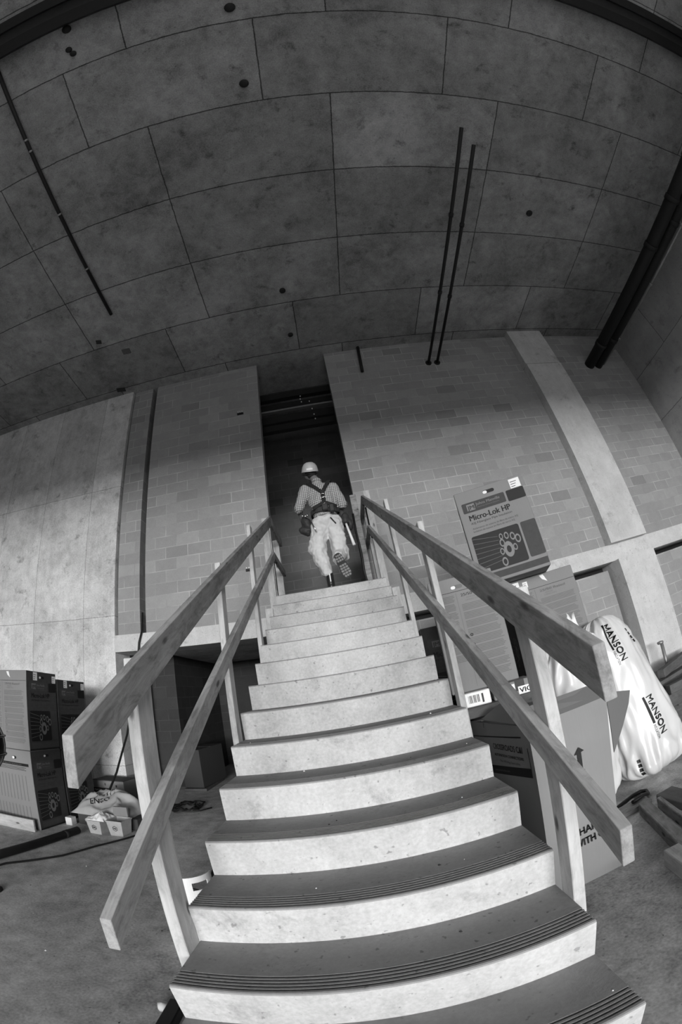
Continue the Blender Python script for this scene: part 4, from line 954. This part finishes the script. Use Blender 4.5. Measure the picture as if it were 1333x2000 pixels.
def sheetbag(name, label, lo, hi, m, seed, ridge, tx=None):
    nx, ny = 48, 36; V = []; F = []
    for j in range(ny + 1):
        for i in range(nx + 1):
            u, v = i / nx, j / ny; x = lo[0] + (hi[0] - lo[0]) * u; y = lo[1] + (hi[1] - lo[1]) * v
            e = (sin(pi * u) ** .6) * (sin(pi * v) ** .5); c_ = abs(noise.noise(Vector((u * 4.2, v * 4.2, seed)))) + .2 * abs(noise.noise(Vector((u * 9, v * 9, seed)))); z = lo[2] + (hi[2] - lo[2]) * e * (.75 + .5 * noise.noise(Vector((u * 2, v * 2, seed + 3)))) * (1 - ridge * c_)
            V.append((x + .03 * noise.noise(Vector((u * 4, v * 4, seed + 9))), y, max(lo[2], z)))
    for j in range(ny):
        for i in range(nx): q = j * (nx + 1) + i; F.append((q, q + 1, q + nx + 2, q + nx + 1))
    N_ = len(V); V += [(x, y, lo[2] + .0) for x, y, z in V]
    F += [tuple(N_ + k for k in f[::-1]) for f in F]
    b = MB(); b.add(V, F, 0, True); root = thing(name, label, 'bag', ((lo[0] + hi[0]) / 2, (lo[1] + hi[1]) / 2, lo[2])); b.build('film', m, root)
    if tx:
        pb = MB()
        for body, x0, y0, dx, size, wd in tx:
            v, f = text_geo(body); w = max(p[0] for p in v); Vt = []
            for p in v:
                x = x0 + p[0] * wd / w * cos(dx) - p[1] * size * sin(dx); y = y0 + p[0] * wd / w * sin(dx) + p[1] * size * cos(dx)
                u = min(.999, max(0, (x - lo[0]) / (hi[0] - lo[0]))); w_ = min(.999, max(0, (y - lo[1]) / (hi[1] - lo[1]))); q = V[int(w_ * ny) * (nx + 1) + int(u * nx)]
                Vt.append((x, y, q[2] + .012))
            pb.add(Vt, f, 0)
        pb.build('print', PR, root)
    return root
M['bagpaper'] = flat('pale_paper_bag', .42, .6, .3, var=.1, sc=8)
b = MB(); b.bbox((-3.60, 4.30, 0), (-2.72, 4.85, .14), .006); tag(b.build('low_carton', M['card_dark']), 'low dark carton under the pale paper bag behind the tubs', 'cardboard box')
sheetbag('paper_bag', 'limp pale paper bag with dark lettering slumped behind the two tubs', (-3.70, 4.28, .142), (-2.80, 4.95, .56), M['bagpaper'], 2.2, .55, [('PRONTO', -3.55, 4.42, .5, .10, .42), ('ENSO', -3.42, 4.36, .6, .09, .26)])
b = MB(); b.bbox((-3.0, 4.24, .142), (-2.80, 4.275, .30), .004); tag(b.build('carton_flap', M['card']), 'small upright cardboard piece standing behind the right tub', 'cardboard')
b = MB(); b.bbox((-3.72, 4.18, 0), (-3.62, 4.28, .10), .004); tag(b.build('white_block', M['paper']), 'small white block on the floor left of the tubs', 'block', 'white blocks')
b = MB(); b.bbox((-2.66, 4.42, 0), (-2.54, 4.54, .10), .004); tag(b.build('white_block', M['paper']), 'small white block on the floor between the right tub and rail post', 'block', 'white blocks')
sheetbag('plastic_bag', 'crinkled clear-white plastic bag spilling over the left tub', (-3.26, 4.0, .168), (-2.98, 4.26, .28), M['film'], 6.1, .8)
root = thing('supply_carton', 'open-topped carton with dark label against the wall behind the paper bag', 'cardboard box', (-4.03, 5.30, 0), -.03)
T = local(root); b = MB(); b.bbox((0, 0, 0), (.56, .36, .39), .006); b.build('body', M['card'], root, T)
pb = MB(); P = Panel(pb, (0, 0, 0), (1, 0, 0), (0, 0, 1), (0, -1, 0)); P.rect(.0, .10, .30, .28, 0); P.text('OATEA', .02, .23, .04, 3, .001, width=.14, bold=.001); P.text('II', .22, .32, .05, 0, 0, bold=.002); P.text('II', .42, .30, .05, 0, 0, bold=.004); pb.build('print', PR, root, T)
b = MB(); b.box((.0, -.0, .391), (.56, .36, .40), 0, T); b.build('lid', M['card_dark'], root)
# cable coil on the floor, bucket, tube
b = MB(); pts = []
for k in range(90):
    a = k * .33; r = .16 + .06 * sin(k * .7) + .05 * sin(k * .23); pts.append((-2.60 + r * cos(a) * 1.0 + .10 * sin(k * .11), 5.42 + r * sin(a) * 1.5, .012 + .012 * (k % 3)))
pts += [(-2.45, 5.2, .012), (-2.30, 5.25, .012), (-2.2, 5.4, .012)]
b.tube(pts, .010, 6); tag(b.build('cable_coil', M['black']), 'tangled black cable coil on the floor left of the stairs', 'cable')
root = thing('plastic_guard', 'curved white plastic guard with slots standing between rail post and stairs', 'guard', (-1.13, 2.20, 0))
b = MB(); V = []; F = []
for k in range(33):
    a = radians(186 + 168 * k / 32)
    for r in (.132, .138):
        for z in (0, .375): V.append((-1.13 + r * cos(a), 2.20 + r * sin(a), z))
for k in range(32): q = 4 * k; F += [(q + 2, q + 6, q + 7, q + 3), (q, q + 1, q + 5, q + 4), (q + 1, q + 3, q + 7, q + 5), (q, q + 4, q + 6, q + 2)]
F += [(0, 2, 3, 1), (128, 129, 131, 130)]
b.add(V, F, 0, False); b.build('body', M['white_plastic'], root)
# collar with real slots: ring built of angular segments
b = MB(); z0_, z1_ = .378, .505; r0_, r1_ = .139, .145; seg = 72
def is_hole(k, row):
    a = (k / seg * 360) % 360
    return row in (1, 2) and (298 <= a < 340 or 205 <= a < 240) or (row in (1, 2) and (262 <= a < 275))
zs_ = [z0_, z0_ + .04, z0_ + .065, z0_ + .09, z1_]
for k in range(seg):
    for row in range(4):
        if is_hole(k, row) or not 184 <= k / seg * 360 < 356: continue
        a0, a1 = 2 * pi * k / seg, 2 * pi * (k + 1) / seg; V = []
        for z in (zs_[row], zs_[row + 1]):
            for r in (r0_, r1_):
                for a in (a0, a1): V.append((-1.13 + r * cos(a), 2.20 + r * sin(a), z))
        b.add(V, [(2, 3, 7, 6), (0, 4, 5, 1), (4, 6, 7, 5), (0, 1, 3, 2), (0, 2, 6, 4), (1, 5, 7, 3)])
b.box((-1.14, 2.20 - .140, .36), (-1.12, 2.20 - .135, .40))
b.build('collar', M['white_plastic'], root)
b = MB(); ellipsoid(b, (-.97, 2.46, .30), (.13, .10, .22)); ellipsoid(b, (-.93, 2.42, .46), (.09, .07, .10)); o = fuse(b, 'black_bag', M['black'], None, None, .012, 1, .03, 11); tag(o, 'crumpled black plastic sack between the white bucket and the stairs', 'bag')
b = MB(); b.tube([(-1.40, 2.62, .012), (-1.50, 2.70, .04), (-1.46, 2.80, .06), (-1.34, 2.78, .05), (-1.26, 2.70, .03), (-1.16, 2.66, .02), (-1.0, 2.72, .012)], .011, 8); tag(b.build('cable', M['black']), 'short looped black cable on the floor behind the white bucket', 'cable')
# near bottom left: black bin liner edge and white chip against the stairs
b = MB(); Mx, ln = frame_between((-1.02, 1.52, .035), (-.99, 1.05, .035), (0, 0, 1)); b.bbox((0, -.03, -.035), (ln, .03, .035), .006); tag(b.build('steel_angle', M['black'], None, Mx), 'black steel bar on the floor against the lowest steps at left', 'bar')
b = MB(); b.lathe([(0, 0), (.026, 0), (.03, .02), (.024, .04), (0, .045)], (-1.09, 1.49, 0), 6); tag(b.build('rubble_chip', M['paper']), 'white rubble chip beside the black bar at the lowest steps', 'chip')
# black drum at the left edge on a crate
c = Vector((-2.90, 2.20, 1.19)); root = thing('drum', 'glossy black rounded drum on a stand, just cut by the left edge of the picture', 'drum', (c.x, c.y, 0))
b = MB(); b.lathe([(.30 * max(1e-3, sin(pi * k / 20)), -.29 * cos(pi * k / 20)) for k in range(21)], c, 44); b.build('body', M['drumblack'], root)
for z in (-.07, .07): b = MB(); b.tube([c + Vector((.296 * cos(2 * pi * k / 44), .296 * sin(2 * pi * k / 44), z)) for k in range(44)], .010, 6, closed=True); b.build('hoop', M['drumblack'], root)
b = MB(); b.lathe([(0, 0), (.07, 0), (.07, .015), (.02, .03), (.02, .89), (.10, .925), (0, .925)], (c.x, c.y, 0), 20); b.build('stand', M['steel_dark'], root)
# ------------------------------------------------------------------ temporary timbers by the right jamb
b = MB(); b.bbox((.40, 5.30, ZL), (.49, 5.40, ZL + 1.50), .004); tag(b.build('prop_timber', M['wood']), 'upright timber prop on the landing beside the right jamb', 'timber', 'landing props')
b = MB(); b.bbox((.41, 5.62, ZL), (.50, 5.71, ZL + 1.15), .004); tag(b.build('prop_timber', M['wood_dark']), 'darker timber prop behind the first at the right jamb', 'timber', 'landing props')
b = MB(); b.tube([(.395, 5.28, ZL + 1.18), (.385, 5.25, ZL + .9), (.40, 5.24, ZL + .55), (.39, 5.24, ZL + .30), (.41, 5.25, ZL + .012), (.30, 5.20, ZL + .012)], .016, 8); tag(b.build('rope', M['black']), 'black rope hanging down the timber prop at the right jamb', 'rope')
b = MB(); b.bbox((.5792, 5.20, ZL + .74), (.640, 5.27, ZL + 1.24), .02); tag(b.build('dark_gap_strip', M['black']), 'black strip on the rail standing in for a dark gap at the top right of the stairs', 'sleeve')  # black strip added where a gap shows the dark behind
b = MB(); b.bbox((-.02, 0, 0), (.03, .05, .03), .004); tag(b.build('paper_cup', M['paper'], None, Matrix.Translation((-.33, 4.72, ZL))), 'small white scrap on the landing left of the worker', 'scrap')
# grit scattered on floor and lower treads
b = MB()
for k in range(170):
    x = random.uniform(-4.5, 3.0); y = random.uniform(.3, 5.5)
    if L - .12 < x < R + .12: 
        kk = int((Y0 - y) / G) + 1; z = max(0, ZL - kk * H)
        if kk < 1 or kk > 14: continue
        yy = Y0 - kk * G + random.uniform(.09, G - .01); y = yy; x = max(L + .03, min(R - .03, x))
    else: z = 0
    if .75 < x < 1.7 and y > 1.9: continue
    r = random.uniform(.002, .007); a = random.random() * 6
    v = [(x + r * 1.5 * cos(a), y + r * sin(a), z), (x - r * sin(a), y + r * cos(a), z), (x - r * cos(a), y - r * sin(a) * 1.3, z), (x + r * sin(a), y - r * cos(a), z), (x, y, z + r)]
    b.add(v, [(0, 1, 4), (1, 2, 4), (2, 3, 4), (3, 0, 4)], random.randint(0, 1))
tag(b.build('grit', [M['steel_dark'], M['paper']]), 'scattered grit and dust crumbs over the floor and treads', 'grit', None, 'stuff')
